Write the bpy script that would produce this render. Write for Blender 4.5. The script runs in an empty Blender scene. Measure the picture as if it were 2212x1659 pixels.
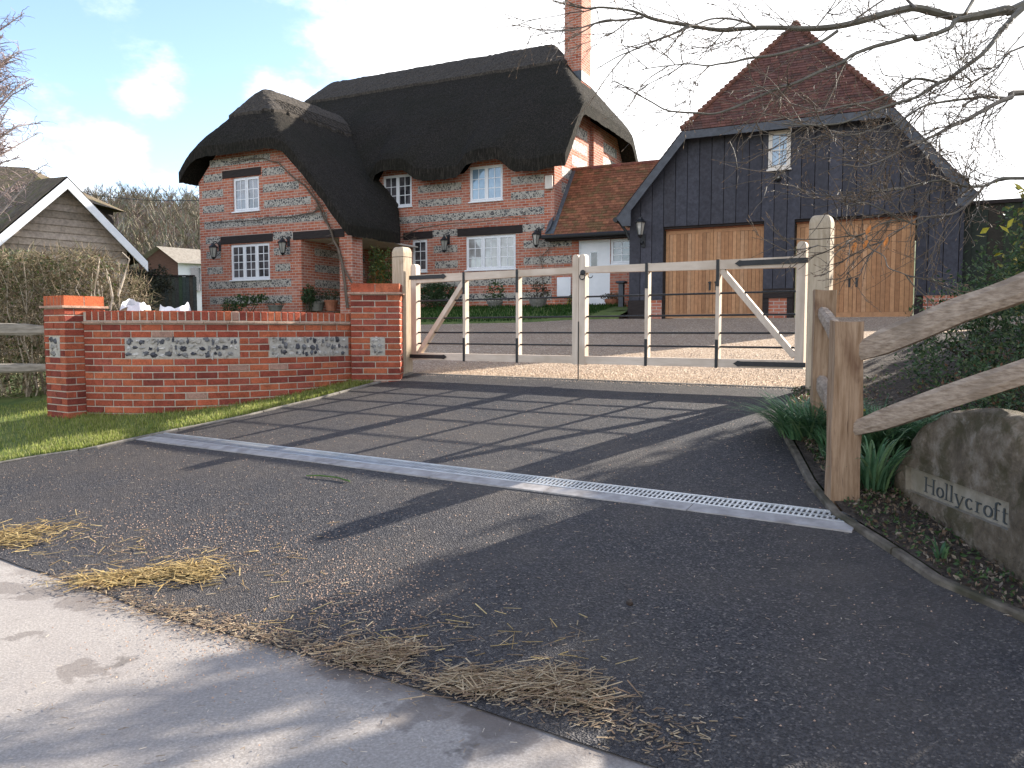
import bpy, math, random
from mathutils import Vector, noise
from mathutils.geometry import tessellate_polygon
R = math.radians
random.seed(7)
sc = bpy.context.scene
C = sc.collection
# ------------------------------------------------------------------ camera
F = 1720.; CX = 1106.; CY = 829.5; H = 1.4            # photo measured at 2212 x 1659
P = math.atan((CY - 714) / F)
cam = bpy.data.cameras.new('camera'); co = bpy.data.objects.new('camera', cam); C.objects.link(co)
co.location = (0, 0, H); co.rotation_euler = (math.pi / 2 - P, 0, 0)
cam.sensor_width = 36; cam.lens = F / 2212 * 36; cam.clip_end = 2000; cam.clip_start = .05
sc.camera = co
# ------------------------------------------------------------------ sun, sky
SUN = Vector((3.51, 2.38, 2.02)).normalized()         # towards the sun
el = math.asin(SUN.z); az = math.atan2(SUN.x, SUN.y)
sl = bpy.data.lights.new('sun', 'SUN'); so = bpy.data.objects.new('sun', sl); C.objects.link(so)
sl.energy = 5.0; sl.angle = R(.5); sl.color = (1, .93, .82)
so.rotation_euler = (-SUN).to_track_quat('-Z', 'Y').to_euler(); so.location = (20, 14, 30)
W = bpy.data.worlds.new('World'); sc.world = W; W.use_nodes = True
nt = W.node_tree; nt.nodes.clear()
def nn(t, k, **kw):
    n = t.nodes.new(k)
    for a, b in kw.items():
        if a == 'inp':
            for i, v in b.items():
                n.inputs[i].default_value = v
        else: setattr(n, a, b)
    return n
sky = nn(nt, 'ShaderNodeTexSky', sky_type='NISHITA', sun_disc=False, sun_elevation=el, sun_rotation=az, altitude=50, air_density=1.0, dust_density=.6, ozone_density=1.5)
tc = nn(nt, 'ShaderNodeTexCoord')
bg = nn(nt, 'ShaderNodeBackground'); bg.inputs[1].default_value = .118
outw = nn(nt, 'ShaderNodeOutputWorld')
def mth(t, op, a, b=None, c=None, clamp=False):
    n = t.nodes.new('ShaderNodeMath'); n.operation = op; n.use_clamp = clamp
    for i, v in enumerate((a, b, c)):
        if v is None: continue
        if hasattr(v, 'links'): t.links.new(v, n.inputs[i])
        else: n.inputs[i].default_value = v
    return n.outputs[0]
def dirmask(v, r0, r1):      # soft blob of cloud round a direction of the sky
    d = nn(nt, 'ShaderNodeVectorMath', operation='DOT_PRODUCT'); nt.links.new(tc.outputs['Generated'], d.inputs[0])
    d.inputs[1].default_value = Vector(v).normalized()
    mr = nn(nt, 'ShaderNodeMapRange', interpolation_type='SMOOTHSTEP', inp={1: math.cos(R(r1)), 2: math.cos(R(r0)), 3: 0, 4: 1})
    nt.links.new(d.outputs['Value'], mr.inputs[0]); return mr.outputs[0]
def ray(x, y):
    a = (x - CX) / F; b = -(y - CY) / F
    return Vector((a, math.cos(P) + b * math.sin(P), -math.sin(P) + b * math.cos(P)))
mp = nn(nt, 'ShaderNodeMapping'); mp.inputs['Scale'].default_value = (1, 1, 1.9); nt.links.new(tc.outputs['Generated'], mp.inputs[0])
cn = nn(nt, 'ShaderNodeTexNoise', inp={'Scale': 6.5, 'Detail': 9, 'Roughness': .6}); nt.links.new(mp.outputs[0], cn.inputs['Vector'])
blobs = [(ray(1500, -20), 17, 27, .62), (ray(2300, 200), 16, 24, .6), (ray(900, 20), 3, 14, .34), (ray(930, 90), 3, 11, .30), (ray(630, 205), .5, 4.2, .27), (ray(320, 178), .2, 3.8, .2), (ray(240, 158), .1, 2.4, .18), (ray(40, 330), 2, 8, .24), (ray(215, 395), 1.5, 5.5, .28),
         (ray(360, 430), 1, 4, .24), (Vector((-1, -.5, .25)), 15, 45, .30), (Vector((0, -1, .45)), 25, 62, .34), (Vector((1, .2, .4)), 20, 50, .4)]  # unseen cloud behind the camera, added to neutralise the ambient light
acc = None
for v, r0, r1, amp in blobs:
    m = mth(nt, 'MULTIPLY', dirmask(v, r0, r1), amp)
    acc = m if acc is None else mth(nt, 'MAXIMUM', acc, m)
s = mth(nt, 'ADD', cn.outputs[0], acc)
cl = nn(nt, 'ShaderNodeMapRange', interpolation_type='SMOOTHSTEP', inp={1: .625, 2: .97, 3: 0, 4: 1}); nt.links.new(s, cl.inputs[0])
cmix = nn(nt, 'ShaderNodeMix', data_type='RGBA'); nt.links.new(cl.outputs[0], cmix.inputs[0])
hs = nn(nt, 'ShaderNodeMix', data_type='RGBA', blend_type='MULTIPLY', inp={0: 1.0}); hs.inputs[7].default_value = (1.08, 1.05, 1.10, 1)
nt.links.new(sky.outputs[0], hs.inputs[6]); nt.links.new(hs.outputs[2], cmix.inputs[6])
cmix.inputs[7].default_value = (6.2, 6.2, 6.3, 1)
nt.links.new(cmix.outputs[2], bg.inputs[0]); nt.links.new(bg.outputs[0], outw.inputs[0])
sc.view_settings.view_transform = 'Standard'; sc.view_settings.look = 'None'; sc.view_settings.gamma = 1
sc.view_settings.exposure = 1.52
sc.render.engine = 'CYCLES'; sc.cycles.max_bounces = 6; sc.cycles.diffuse_bounces = 3

# ------------------------------------------------------------------ materials
def newmat(name):
    m = bpy.data.materials.new(name); m.use_nodes = True
    t = m.node_tree; b = t.nodes['Principled BSDF']; return m, t, b
def ramp(t, fac, stops, interp='LINEAR'):
    n = t.nodes.new('ShaderNodeValToRGB'); n.color_ramp.interpolation = interp
    e = n.color_ramp.elements
    while len(e) < len(stops): e.new(.5)
    for i, (p, c) in enumerate(stops):
        e[i].position = p; e[i].color = (*c, 1) if len(c) == 3 else c
    t.links.new(fac, n.inputs[0]); return n.outputs[0]
def vec(t, scale=(1, 1, 1), kind='Object'):
    n = t.nodes.new('ShaderNodeTexCoord'); m = t.nodes.new('ShaderNodeMapping'); m.inputs['Scale'].default_value = scale
    t.links.new(n.outputs[kind], m.inputs[0]); return m.outputs[0]
def noi(t, v, s, d=4, r=.55, dist=0):
    n = nn(t, 'ShaderNodeTexNoise', inp={'Scale': s, 'Detail': d, 'Roughness': r, 'Distortion': dist}); t.links.new(v, n.inputs['Vector']); return n.outputs[0]
def mixc(t, f, a, b, bt='MIX'):
    n = nn(t, 'ShaderNodeMix', data_type='RGBA', blend_type=bt)
    for i, v in ((0, f), (6, a), (7, b)):
        if hasattr(v, 'links'): t.links.new(v, n.inputs[i])
        elif i == 0: n.inputs[0].default_value = v
        else: n.inputs[i].default_value = (*v, 1)
    return n.outputs[2]
def bump(t, b, h, dist, strength=1.):
    n = nn(t, 'ShaderNodeBump', inp={'Strength': strength, 'Distance': dist}); t.links.new(h, n.inputs['Height']); t.links.new(n.outputs[0], b.inputs['Normal'])
def mottle(name, c1, c2, s=8, rough=.85, bd=.003, stretch=(1, 1, 1), s2=None, c3=None, spec=.3, attr=False, lo=.35, hi=.65, metal=0):
    m, t, b = newmat(name); v = vec(t, stretch)
    n1 = noi(t, v, s, 6, .6)
    col = ramp(t, n1, [(lo, c1), (hi, c2)])
    if s2:
        n2 = noi(t, vec(t), s2, 3)
        col = mixc(t, ramp(t, n2, [(.5, (0, 0, 0)), (.68, (1, 1, 1))]), col, c3)
    if attr:
        a = nn(t, 'ShaderNodeAttribute', attribute_name='Col'); col = mixc(t, 1., col, a.outputs[0], 'MULTIPLY')
    t.links.new(col, b.inputs['Base Color']); b.inputs['Roughness'].default_value = rough
    b.inputs['Specular IOR Level'].default_value = spec; b.inputs['Metallic'].default_value = metal
    if bd: bump(t, b, n1, bd)
    return m
MT = {}
MT['white'] = mottle('white_paint', (.72, .73, .75), (.80, .80, .82), 3, .4, 0)
MT['cream'] = mottle('cream_paint', (.62, .56, .50), (.68, .62, .56), 3, .45, 0)
MT['black'] = mottle('black_iron', (.012, .012, .013), (.022, .022, .024), 30, .5, .0005, spec=.4)
MT['timber'] = mottle('black_timber', (.018, .013, .012), (.035, .026, .024), 6, .8, .002, (1, 1, 8))
MT['gate'] = mottle('fresh_oak', (.52, .42, .33), (.66, .55, .45), 5, .7, .0015, (3, 3, .5), 2.2, (.48, .38, .29))
MT['gateh'] = mottle('fresh_oak_rail', (.52, .42, .33), (.66, .55, .45), 5, .7, .0015, (.5, 3, 3), 2.2, (.48, .38, .29))
def postmat(name, c1, c2, dark):
    m, t, b = newmat(name)
    n1 = noi(t, vec(t, (14, 14, 1.1)), 3, 6, .65); n2 = noi(t, vec(t, (5, 5, 1.4)), 1.7, 5, .6, .6); n3 = noi(t, vec(t, (60, 60, 2)), 2, 3)
    col = ramp(t, n1, [(.32, c1), (.66, c2)])
    col = mixc(t, ramp(t, n2, [(.56, (0, 0, 0)), (.74, (.75, .75, .75))]), col, dark)
    col = mixc(t, ramp(t, n3, [(.66, (0, 0, 0)), (.70, (.6, .6, .6))]), col, tuple(x * .45 for x in dark))
    t.links.new(col, b.inputs['Base Color']); b.inputs['Roughness'].default_value = .82; b.inputs['Specular IOR Level'].default_value = .2
    bump(t, b, mth(t, 'ADD', n1, mth(t, 'MULTIPLY', n3, .5)), .004)
    return m
MT['post'] = postmat('weathered_oak', (.37, .29, .20), (.53, .43, .32), (.24, .17, .11))
MT['cleft'] = postmat('cleft_oak', (.20, .12, .068), (.38, .26, .17), (.10, .045, .028))
MT['cleftrail'] = mottle('cleft_oak_rail', (.22, .16, .115), (.40, .31, .235), 8, .85, .006, (4, 1.4, 9), 3, (.2, .15, .11))
MT['greyrail'] = mottle('grey_oak_rail', (.19, .165, .13), (.32, .28, .23), 4, .85, .005, (1.2, 9, 9))
# bricks for buildings: rows of 75 mm
def brickmat(name, cols, mortar, flatz=False, scale=1.):
    m, t, b = newmat(name)
    tcn = t.nodes.new('ShaderNodeTexCoord'); sp = t.nodes.new('ShaderNodeSeparateXYZ'); t.links.new(tcn.outputs['Object'], sp.inputs[0])
    sn = t.nodes.new('ShaderNodeSeparateXYZ'); t.links.new(tcn.outputs['Normal'], sn.inputs[0])
    side = mth(t, 'GREATER_THAN', mth(t, 'ABSOLUTE', sn.outputs[0]), .7)
    u = mth(t, 'ADD', mth(t, 'MULTIPLY', sp.outputs[0], mth(t, 'SUBTRACT', 1., side)), mth(t, 'MULTIPLY', sp.outputs[1], side))
    cb = t.nodes.new('ShaderNodeCombineXYZ'); t.links.new(u, cb.inputs[0]); t.links.new(sp.outputs[2], cb.inputs[1])
    br = nn(t, 'ShaderNodeTexBrick', inp={'Scale': 1., 'Mortar Size': .0095, 'Mortar Smooth': .25, 'Bias': 0., 'Brick Width': .225 * scale, 'Row Height': .075 * scale})
    br.inputs['Color1'].default_value = (0, 0, 0, 1); br.inputs['Color2'].default_value = (1, 1, 1, 1); br.inputs['Mortar'].default_value = (.5, .5, .5, 1)
    t.links.new(cb.outputs[0], br.inputs['Vector'])
    big = noi(t, vec(t), 1.3, 4); fine = noi(t, vec(t), 60, 3)
    tone = mth(t, 'ADD', mth(t, 'MULTIPLY', br.outputs[0], .8), mth(t, 'MULTIPLY', big, .25))
    col = ramp(t, tone, [(.08 + .1 * i, c) for i, c in enumerate(cols)])
    pale = noi(t, vec(t), 3.5, 5, .7)
    col = mixc(t, ramp(t, pale, [(.46, (0, 0, 0)), (.70, (.6, .6, .6))]), col, (.50, .33, .27))
    col = mixc(t, mth(t, 'MULTIPLY', fine, .3), col, tuple(c * .7 for c in cols[2]))
    col = mixc(t, br.outputs[1], col, mortar)
    t.links.new(col, b.inputs['Base Color']); b.inputs['Roughness'].default_value = .9; b.inputs['Specular IOR Level'].default_value = .15
    bump(t, b, mth(t, 'SUBTRACT', mth(t, 'MULTIPLY', fine, .3), br.outputs[1]), .006)
    return m
RED = [(.23, .065, .045), (.37, .10, .058), (.45, .135, .072), (.40, .115, .07), (.50, .165, .088), (.43, .14, .085), (.53, .19, .11), (.34, .10, .065), (.47, .18, .12)]
MT['brick'] = brickmat('house_brick', RED, (.50, .40, .34))
MT['brick2'] = brickmat('link_brick', [tuple(x * .95 for x in c) for c in RED], (.40, .30, .25))
def attrmat(name, rough=.85, s=60, bd=.0015, var=.35, spec=.2, s2=9):
    m, t, b = newmat(name)
    a = nn(t, 'ShaderNodeAttribute', attribute_name='Col'); n1 = noi(t, vec(t), s, 4); n2 = noi(t, vec(t), s2, 4, .65)
    k = ramp(t, mth(t, 'ADD', mth(t, 'MULTIPLY', n1, .5), mth(t, 'MULTIPLY', n2, .5)), [(.36, (1 - var,) * 3), (.64, (1 + var * .6,) * 3)])
    t.links.new(mixc(t, 1., a.outputs[0], k, 'MULTIPLY'), b.inputs['Base Color'])
    b.inputs['Roughness'].default_value = rough; b.inputs['Specular IOR Level'].default_value = spec
    if bd: bump(t, b, mth(t, 'ADD', n1, n2), bd)
    return m
MT['bricks'] = attrmat('red_brick', .88, 70, .003, .42)
MT['mortar'] = mottle('lime_mortar', (.40, .34, .27), (.52, .46, .37), 40, .95, .002)
MT['mortarf'] = mottle('flint_mortar', (.33, .30, .26), (.45, .42, .37), 25, .95, .006)
MT['flint'] = attrmat('flint_stone', .35, 40, .003, .5, .5)
MT['tiles'] = attrmat('clay_tiles', .9, 25, .003, .4, .15)
MT['planks'] = attrmat('stained_planks', .6, 14, .001, .2, .3)
MT['boards'] = attrmat('black_boards', .75, 20, .002, .35, .3)
MT['leafc'] = attrmat('leaf', .5, 30, 0, .3, .4)
def translucent(m, k):
    t = m.node_tree; b = t.nodes['Principled BSDF']; tr = t.nodes.new('ShaderNodeBsdfTranslucent'); mx = t.nodes.new('ShaderNodeMixShader'); mx.inputs[0].default_value = k
    t.links.new(b.inputs['Base Color'].links[0].from_socket, tr.inputs[0]); t.links.new(b.outputs[0], mx.inputs[1]); t.links.new(tr.outputs[0], mx.inputs[2]); t.links.new(mx.outputs[0], [n for n in t.nodes if n.type == 'OUTPUT_MATERIAL'][0].inputs[0])
translucent(MT['leafc'], .35)
MT['grassc'] = attrmat('grass_blade', .6, 30, 0, .3, .3); translucent(MT['grassc'], .5)
MT['straw'] = attrmat('straw', .75, 30, 0, .3, .3)
MT['twig'] = attrmat('twigs', .7, 10, 0, .3, .3)
def flintmat():
    m, t, b = newmat('flint_band')
    v = vec(t, (1, 1, 1.15))
    dn = nn(t, 'ShaderNodeTexNoise', inp={'Scale': 9., 'Detail': 2}); t.links.new(v, dn.inputs['Vector'])
    dv = nn(t, 'ShaderNodeMix', data_type='RGBA', blend_type='LINEAR_LIGHT', inp={0: .045}); t.links.new(v, dv.inputs[6]); t.links.new(dn.outputs['Color'], dv.inputs[7])
    v1 = nn(t, 'ShaderNodeTexVoronoi', feature='DISTANCE_TO_EDGE', inp={'Scale': 13.}); t.links.new(dv.outputs[2], v1.inputs['Vector'])
    v2 = nn(t, 'ShaderNodeTexVoronoi', feature='F1', inp={'Scale': 13.}); t.links.new(dv.outputs[2], v2.inputs['Vector'])
    sp = t.nodes.new('ShaderNodeSeparateColor'); t.links.new(v2.outputs['Color'], sp.inputs[0])
    col = ramp(t, sp.outputs[0], [(0, (.02, .022, .03)), (.36, (.06, .06, .066)), (.56, (.14, .13, .125)), (.74, (.27, .25, .22)), (.87, (.46, .42, .37))], 'CONSTANT')
    fine = noi(t, vec(t), 45, 4)
    col = mixc(t, mth(t, 'MULTIPLY', fine, .45), col, (.22, .2, .18))
    thr = mth(t, 'ADD', mth(t, 'MULTIPLY', sp.outputs[1], .16), .04)
    e = mth(t, 'GREATER_THAN', v1.outputs[0], thr)
    col = mixc(t, e, (.42, .385, .33), col)
    t.links.new(col, b.inputs['Base Color']); b.inputs['Roughness'].default_value = .7
    bump(t, b, v1.outputs[0], .02)
    return m
MT['flintband'] = flintmat()
def thatchmat():
    m, t, b = newmat('thatch')
    n1 = noi(t, vec(t, (15, 15, 2.6)), 2.2, 6, .72); n2 = noi(t, vec(t), .8, 5, .6); n3 = noi(t, vec(t), 34, 3, .7)
    col = ramp(t, n1, [(.3, (.008, .007, .006)), (.50, (.030, .026, .022)), (.68, (.095, .080, .063))])
    col = mixc(t, ramp(t, n2, [(.4, (0, 0, 0)), (.7, (.5, .5, .5))]), col, (.020, .021, .013))
    col = mixc(t, mth(t, 'MULTIPLY', n3, .5), col, (.014, .012, .010))
    t.links.new(col, b.inputs['Base Color']); b.inputs['Roughness'].default_value = .95; b.inputs['Specular IOR Level'].default_value = .1
    bump(t, b, mth(t, 'ADD', n1, n3), .04)
    return m
MT['thatch'] = thatchmat()
MT['ridge'] = mottle('ridge_thatch', (.028, .023, .019), (.085, .07, .056), 5, .95, .03, (6, 6, 2), 20, (.022, .018, .015))
def glassmat(name, c1, c2, s=(1, 1, 1), r=.04):
    m, t, b = newmat(name)
    n1 = noi(t, vec(t, s), 2.5, 5, .65, .5)
    t.links.new(ramp(t, n1, [(.38, c1), (.6, c2)]), b.inputs['Base Color'])  # opaque base colour stands in for sky reflections and curtains
    b.inputs['Roughness'].default_value = r; b.inputs['IOR'].default_value = 1.9
    bump(t, b, noi(t, vec(t), 1.2, 2), .004)
    return m
MT['glass'] = glassmat('window_glass', (.10, .11, .13), (.25, .25, .28))
MT['glassblue'] = glassmat('blue_window_glass', (.16, .24, .33), (.25, .36, .47))
MT['glassdark'] = glassmat('dark_window_glass', (.03, .03, .035), (.12, .11, .12))
MT['glassm'] = glassmat('milky_window_glass', (.25, .24, .23), (.40, .40, .40))
MT['lampglass'] = glassmat('lamp_glass', (.2, .2, .19), (.35, .34, .3))

# ------------------------------------------------------------------ mesh builder
class MB:
    def __init__(s): s.v = []; s.f = []; s.c = []; s.use = False
    def add(s, vs, fs, col=None):
        o = len(s.v); s.v += [tuple(v) for v in vs]
        for f in fs:
            s.f.append(tuple(i + o for i in f)); s.c.append(col)
        if col: s.use = True
    def box(s, x0, x1, y0, y1, z0, z1, col=None, bev=0):
        if bev:
            b = min(bev, (x1 - x0) / 2.1, (z1 - z0) / 2.1, (y1 - y0) / 2.1)
            prof = [(x0 + b, z0), (x1 - b, z0), (x1, z0 + b), (x1, z1 - b), (x1 - b, z1), (x0 + b, z1), (x0, z1 - b), (x0, z0 + b)]
            cx, cz = (x0 + x1) / 2, (z0 + z1) / 2
            ins = [(x + (b if x < cx else -b) * .8, z + (b if z < cz else -b) * .8) for x, z in prof]
            vs = [(x, y0, z) for x, z in ins] + [(x, y0 + b, z) for x, z in prof] + [(x, y1 - b, z) for x, z in prof] + [(x, y1, z) for x, z in ins]
            fs = [tuple(range(8)), tuple(range(31, 23, -1))]
            for k in range(3):
                for i in range(8):
                    j = (i + 1) % 8; fs.append((k * 8 + j, k * 8 + i, k * 8 + 8 + i, k * 8 + 8 + j))
            s.add(vs, fs, col); return
        vs = [(x, y, z) for z in (z0, z1) for y in (y0, y1) for x in (x0, x1)]
        s.add(vs, [(0, 2, 3, 1), (4, 5, 7, 6), (0, 1, 5, 4), (2, 6, 7, 3), (0, 4, 6, 2), (1, 3, 7, 5)], col)
    def obox(s, c, ax, ay, az, col=None):    # centre and three half-axis vectors
        c, ax, ay, az = map(Vector, (c, ax, ay, az)); vs = [c + ax * i + ay * j + az * k for k in (-1, 1) for j in (-1, 1) for i in (-1, 1)]
        s.add(vs, [(0, 2, 3, 1), (4, 5, 7, 6), (0, 1, 5, 4), (2, 6, 7, 3), (0, 4, 6, 2), (1, 3, 7, 5)], col)
    def prism(s, pts, y0, y1, col=None):     # polygon in x,z swept in y
        n = len(pts); vs = [(x, y0, z) for x, z in pts] + [(x, y1, z) for x, z in pts]
        fs = [tuple(range(n)), tuple(range(2 * n - 1, n - 1, -1))]
        for i in range(n): j = (i + 1) % n; fs.append((j, i, n + i, n + j))
        s.add(vs, fs, col)
    def tube(s, pts, rad, k=6, col=None, cap=True):
        pts = [Vector(p) for p in pts]; n = len(pts)
        if not hasattr(rad, '__len__'): rad = [rad] * n
        vs = []; up = Vector((.13, .21, .97))
        for i, p in enumerate(pts):
            d = (pts[min(i + 1, n - 1)] - pts[max(i - 1, 0)]); d = d.normalized() if d.length > 1e-9 else Vector((0, 0, 1))
            a = d.cross(up); a = a.normalized() if a.length > .05 else d.cross(Vector((1, 0, 0))).normalized()
            b = d.cross(a)
            for j in range(k):
                t = 2 * math.pi * j / k; vs.append(p + (a * math.cos(t) + b * math.sin(t)) * rad[i])
        fs = []
        for i in range(n - 1):
            for j in range(k):
                q = (j + 1) % k; fs.append((i * k + j, i * k + q, (i + 1) * k + q, (i + 1) * k + j))
        if cap: fs += [tuple(range(k - 1, -1, -1)), tuple(range((n - 1) * k, n * k))]
        s.add(vs, fs, col)
    def lathe(s, prof, c, k=14, col=None):   # prof: (r, z) bottom to top
        vs = []; 
        for r, z in prof:
            for j in range(k):
                t = 2 * math.pi * j / k; vs.append((c[0] + r * math.cos(t), c[1] + r * math.sin(t), c[2] + z))
        fs = [tuple(range(k - 1, -1, -1)), tuple(range((len(prof) - 1) * k, len(prof) * k))]
        for i in range(len(prof) - 1):
            for j in range(k):
                q = (j + 1) % k; fs.append((i * k + j, i * k + q, (i + 1) * k + q, (i + 1) * k + j))
        s.add(vs, fs, col)
    def blob(s, c, rx, ry, rz, col=None, seed=0, rough=.25, nu=8, nv=5):
        vs = [(c[0], c[1], c[2] - rz)]; 
        for i in range(1, nv):
            ph = math.pi * i / nv
            for j in range(nu):
                t = 2 * math.pi * j / nu; d = Vector((math.sin(ph) * math.cos(t), math.sin(ph) * math.sin(t), -math.cos(ph)))
                k = 1 + rough * noise.noise(d * 1.7 + Vector((seed * 3.1, seed, 0)))* 2
                vs.append((c[0] + d.x * rx * k, c[1] + d.y * ry * k, c[2] + d.z * rz * k))
        vs.append((c[0], c[1], c[2] + rz)); e = len(vs) - 1; fs = []
        for j in range(nu): q = (j + 1) % nu; fs.append((0, 1 + q, 1 + j)); fs.append((e, e - nu + j, e - nu + q))
        for i in range(nv - 2):
            for j in range(nu): q = (j + 1) % nu; a = 1 + i * nu; fs.append((a + j, a + q, a + nu + q, a + nu + j))
        s.add(vs, fs, col)
    def build(s, name, m, parent=None, off=(0, 0, 0), smooth=False):
        if parent is not None and 'o' in META.get(parent.name, {}): off = META[parent.name]['o']
        ox, oy, oz = off
        me = bpy.data.meshes.new(name); me.from_pydata([(x - ox, y - oy, z - oz) for x, y, z in s.v], [], s.f); me.update()
        if s.use:
            ca = me.color_attributes.new('Col', 'FLOAT_COLOR', 'CORNER'); buf = []
            for p, c in zip(me.polygons, s.c):
                c = c or (.5, .5, .5); buf += [c[0], c[1], c[2], 1.] * p.loop_total
            ca.data.foreach_set('color', buf)
        if smooth: me.polygons.foreach_set('use_smooth', [True] * len(me.polygons))
        me.materials.append(m if not isinstance(m, str) else MT[m])
        o = bpy.data.objects.new(name, me); C.objects.link(o)
        if parent is not None:
            o.parent = parent; META[o.name] = {'o': off}
        return o
META = {}
def tag(o, label=None, cat=None, group=None, kind=None):
    for k, v in (('label', label), ('category', cat), ('group', group), ('kind', kind)):
        if v: o[k] = v
    return o
TH = R(26.4); TG = R(33.2)
def thing(name, label, cat, base=(0, 0, 0), th=0., group=None):
    o = bpy.data.objects.new(name, None); C.objects.link(o); o.empty_display_size = .2
    a, d, z = base; o.location = (a * math.cos(th) + d * math.sin(th), -a * math.sin(th) + d * math.cos(th), z); o.rotation_euler = (0, 0, -th)
    tag(o, label, cat, group); META[o.name] = {'o': base}; return o
def l2w(a, d, z, th): return Vector((a * math.cos(th) + d * math.sin(th), -a * math.sin(th) + d * math.cos(th), z))
def hit(x, y, d, th=TH):      # pixel of the photo -> (a, z) on the vertical plane at depth d of a frame
    r = ray(x, y); t = d / (r.x * math.sin(th) + r.y * math.cos(th)); return (r.x * math.cos(th) - r.y * math.sin(th)) * t, H + r.z * t
def ax(x, d, th=TH, y=700): return hit(x, y, d, th)[0]
def rr(a, b): return random.uniform(a, b)

# ------------------------------------------------------------------ ground heights
def gd(x, y): return x * math.sin(TG) + y * math.cos(TG)
def gz(d):
    if d < 2.48: return 0.
    if d < 7.91: return .1547 * (d - 2.48)
    return min(.84 + .1 * (d - 7.91), 1.65)
def surf(x, y): return gz(gd(x, y))
def ghit(px, py, dz=0.):
    r = ray(px, py); lo, hi = .3, 60.
    for _ in range(50):
        m = (lo + hi) / 2
        if H + r.z * m > surf(r.x * m, r.y * m) + dz: lo = m
        else: hi = m
    return Vector((r.x * m, r.y * m, H + r.z * m))

# ------------------------------------------------------------------ ground materials
def tarmacmat():
    m, t, b = newmat('tarmac')
    v = vec(t)
    vo = nn(t, 'ShaderNodeTexVoronoi', feature='F1', inp={'Scale': 120.}); t.links.new(v, vo.inputs['Vector'])
    sp = t.nodes.new('ShaderNodeSeparateColor'); t.links.new(vo.outputs['Color'], sp.inputs[0])
    col = ramp(t, sp.outputs[0], [(0, (.018, .017, .019)), (.5, (.038, .036, .038)), (.9, (.076, .071, .072)), (.988, (.16, .14, .125))])
    big = noi(t, v, .9, 5, .6); mid = noi(t, v, 6, 4)
    col = mixc(t, ramp(t, big, [(.40, (0, 0, 0)), (.68, (.5, .5, .5))]), col, (.095, .078, .064))
    col = mixc(t, ramp(t, mid, [(.55, (0, 0, 0)), (.72, (.25, .25, .25))]), col, (.012, .012, .014))
    t.links.new(col, b.inputs['Base Color']); b.inputs['Roughness'].default_value = .7; b.inputs['Specular IOR Level'].default_value = .26
    bump(t, b, mth(t, 'ADD', vo.outputs['Distance'], mth(t, 'MULTIPLY', mid, .6)), .007)
    return m
MT['tarmac'] = tarmacmat()
def roadmat():
    m, t, b = newmat('road_surface')
    v = vec(t); n1 = noi(t, v, 90, 4, .7); n2 = noi(t, v, .8, 5, .6); n3 = noi(t, v, 2.6, 5, .65)
    col = ramp(t, n1, [(.3, (.215, .19, .17)), (.55, (.31, .28, .255)), (.72, (.42, .385, .35))])
    col = mixc(t, ramp(t, n2, [(.45, (0, 0, 0)), (.7, (.4, .4, .4))]), col, (.2, .175, .165))
    col = mixc(t, ramp(t, n3, [(.64, (0, 0, 0)), (.69, (.75, .75, .75))]), col, (.11, .095, .085))
    wob = noi(t, v, 5, 4, .6)
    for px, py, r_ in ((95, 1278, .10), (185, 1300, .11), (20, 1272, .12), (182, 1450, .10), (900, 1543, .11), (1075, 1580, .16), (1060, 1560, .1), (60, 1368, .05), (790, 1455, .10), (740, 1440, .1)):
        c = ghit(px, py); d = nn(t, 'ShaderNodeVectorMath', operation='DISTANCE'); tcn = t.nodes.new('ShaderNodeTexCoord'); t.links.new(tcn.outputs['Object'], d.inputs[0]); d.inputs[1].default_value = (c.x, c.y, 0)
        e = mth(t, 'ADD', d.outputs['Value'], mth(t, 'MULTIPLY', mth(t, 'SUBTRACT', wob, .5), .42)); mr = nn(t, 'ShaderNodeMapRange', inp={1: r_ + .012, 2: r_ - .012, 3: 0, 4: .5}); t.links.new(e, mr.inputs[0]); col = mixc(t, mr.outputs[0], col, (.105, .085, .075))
    dp_ = nn(t, 'ShaderNodeVectorMath', operation='DOT_PRODUCT'); tcn = t.nodes.new('ShaderNodeTexCoord'); t.links.new(tcn.outputs['Object'], dp_.inputs[0]); dp_.inputs[1].default_value = (math.sin(TG), math.cos(TG), 0)
    e = mth(t, 'ADD', dp_.outputs['Value'], mth(t, 'MULTIPLY', mth(t, 'SUBTRACT', noi(t, v, 1.6, 5, .65), .5), .9)); mr = nn(t, 'ShaderNodeMapRange', inp={1: 2.12, 2: 2.3, 3: 0, 4: .6}); t.links.new(e, mr.inputs[0]); col = mixc(t, mr.outputs[0], col, (.12, .095, .08))
    t.links.new(col, b.inputs['Base Color']); b.inputs['Roughness'].default_value = .85; b.inputs['Specular IOR Level'].default_value = .25
    bump(t, b, n1, .0025); return m
MT['road'] = roadmat()
def gravelmat():
    m, t, b = newmat('gravel'); v = vec(t)
    vo = nn(t, 'ShaderNodeTexVoronoi', feature='F1', inp={'Scale': 62.}); t.links.new(v, vo.inputs['Vector'])
    sp = t.nodes.new('ShaderNodeSeparateColor'); t.links.new(vo.outputs['Color'], sp.inputs[0])
    col = ramp(t, sp.outputs[0], [(0, (.20, .135, .09)), (.4, (.36, .25, .165)), (.7, (.48, .35, .24)), (.95, (.62, .51, .39))])
    big = noi(t, v, .7, 4, .6)
    col = mixc(t, ramp(t, big, [(.4, (0, 0, 0)), (.68, (.35, .35, .35))]), col, (.27, .19, .14))
    t.links.new(col, b.inputs['Base Color']); b.inputs['Roughness'].default_value = .85; b.inputs['Specular IOR Level'].default_value = .2
    bump(t, b, vo.outputs['Distance'], .018); return m
MT['gravel'] = gravelmat()
MT['soil'] = mottle('soil', (.022, .016, .012), (.065, .048, .035), 14, .95, .03, s2=40, c3=(.10, .08, .06))
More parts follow.
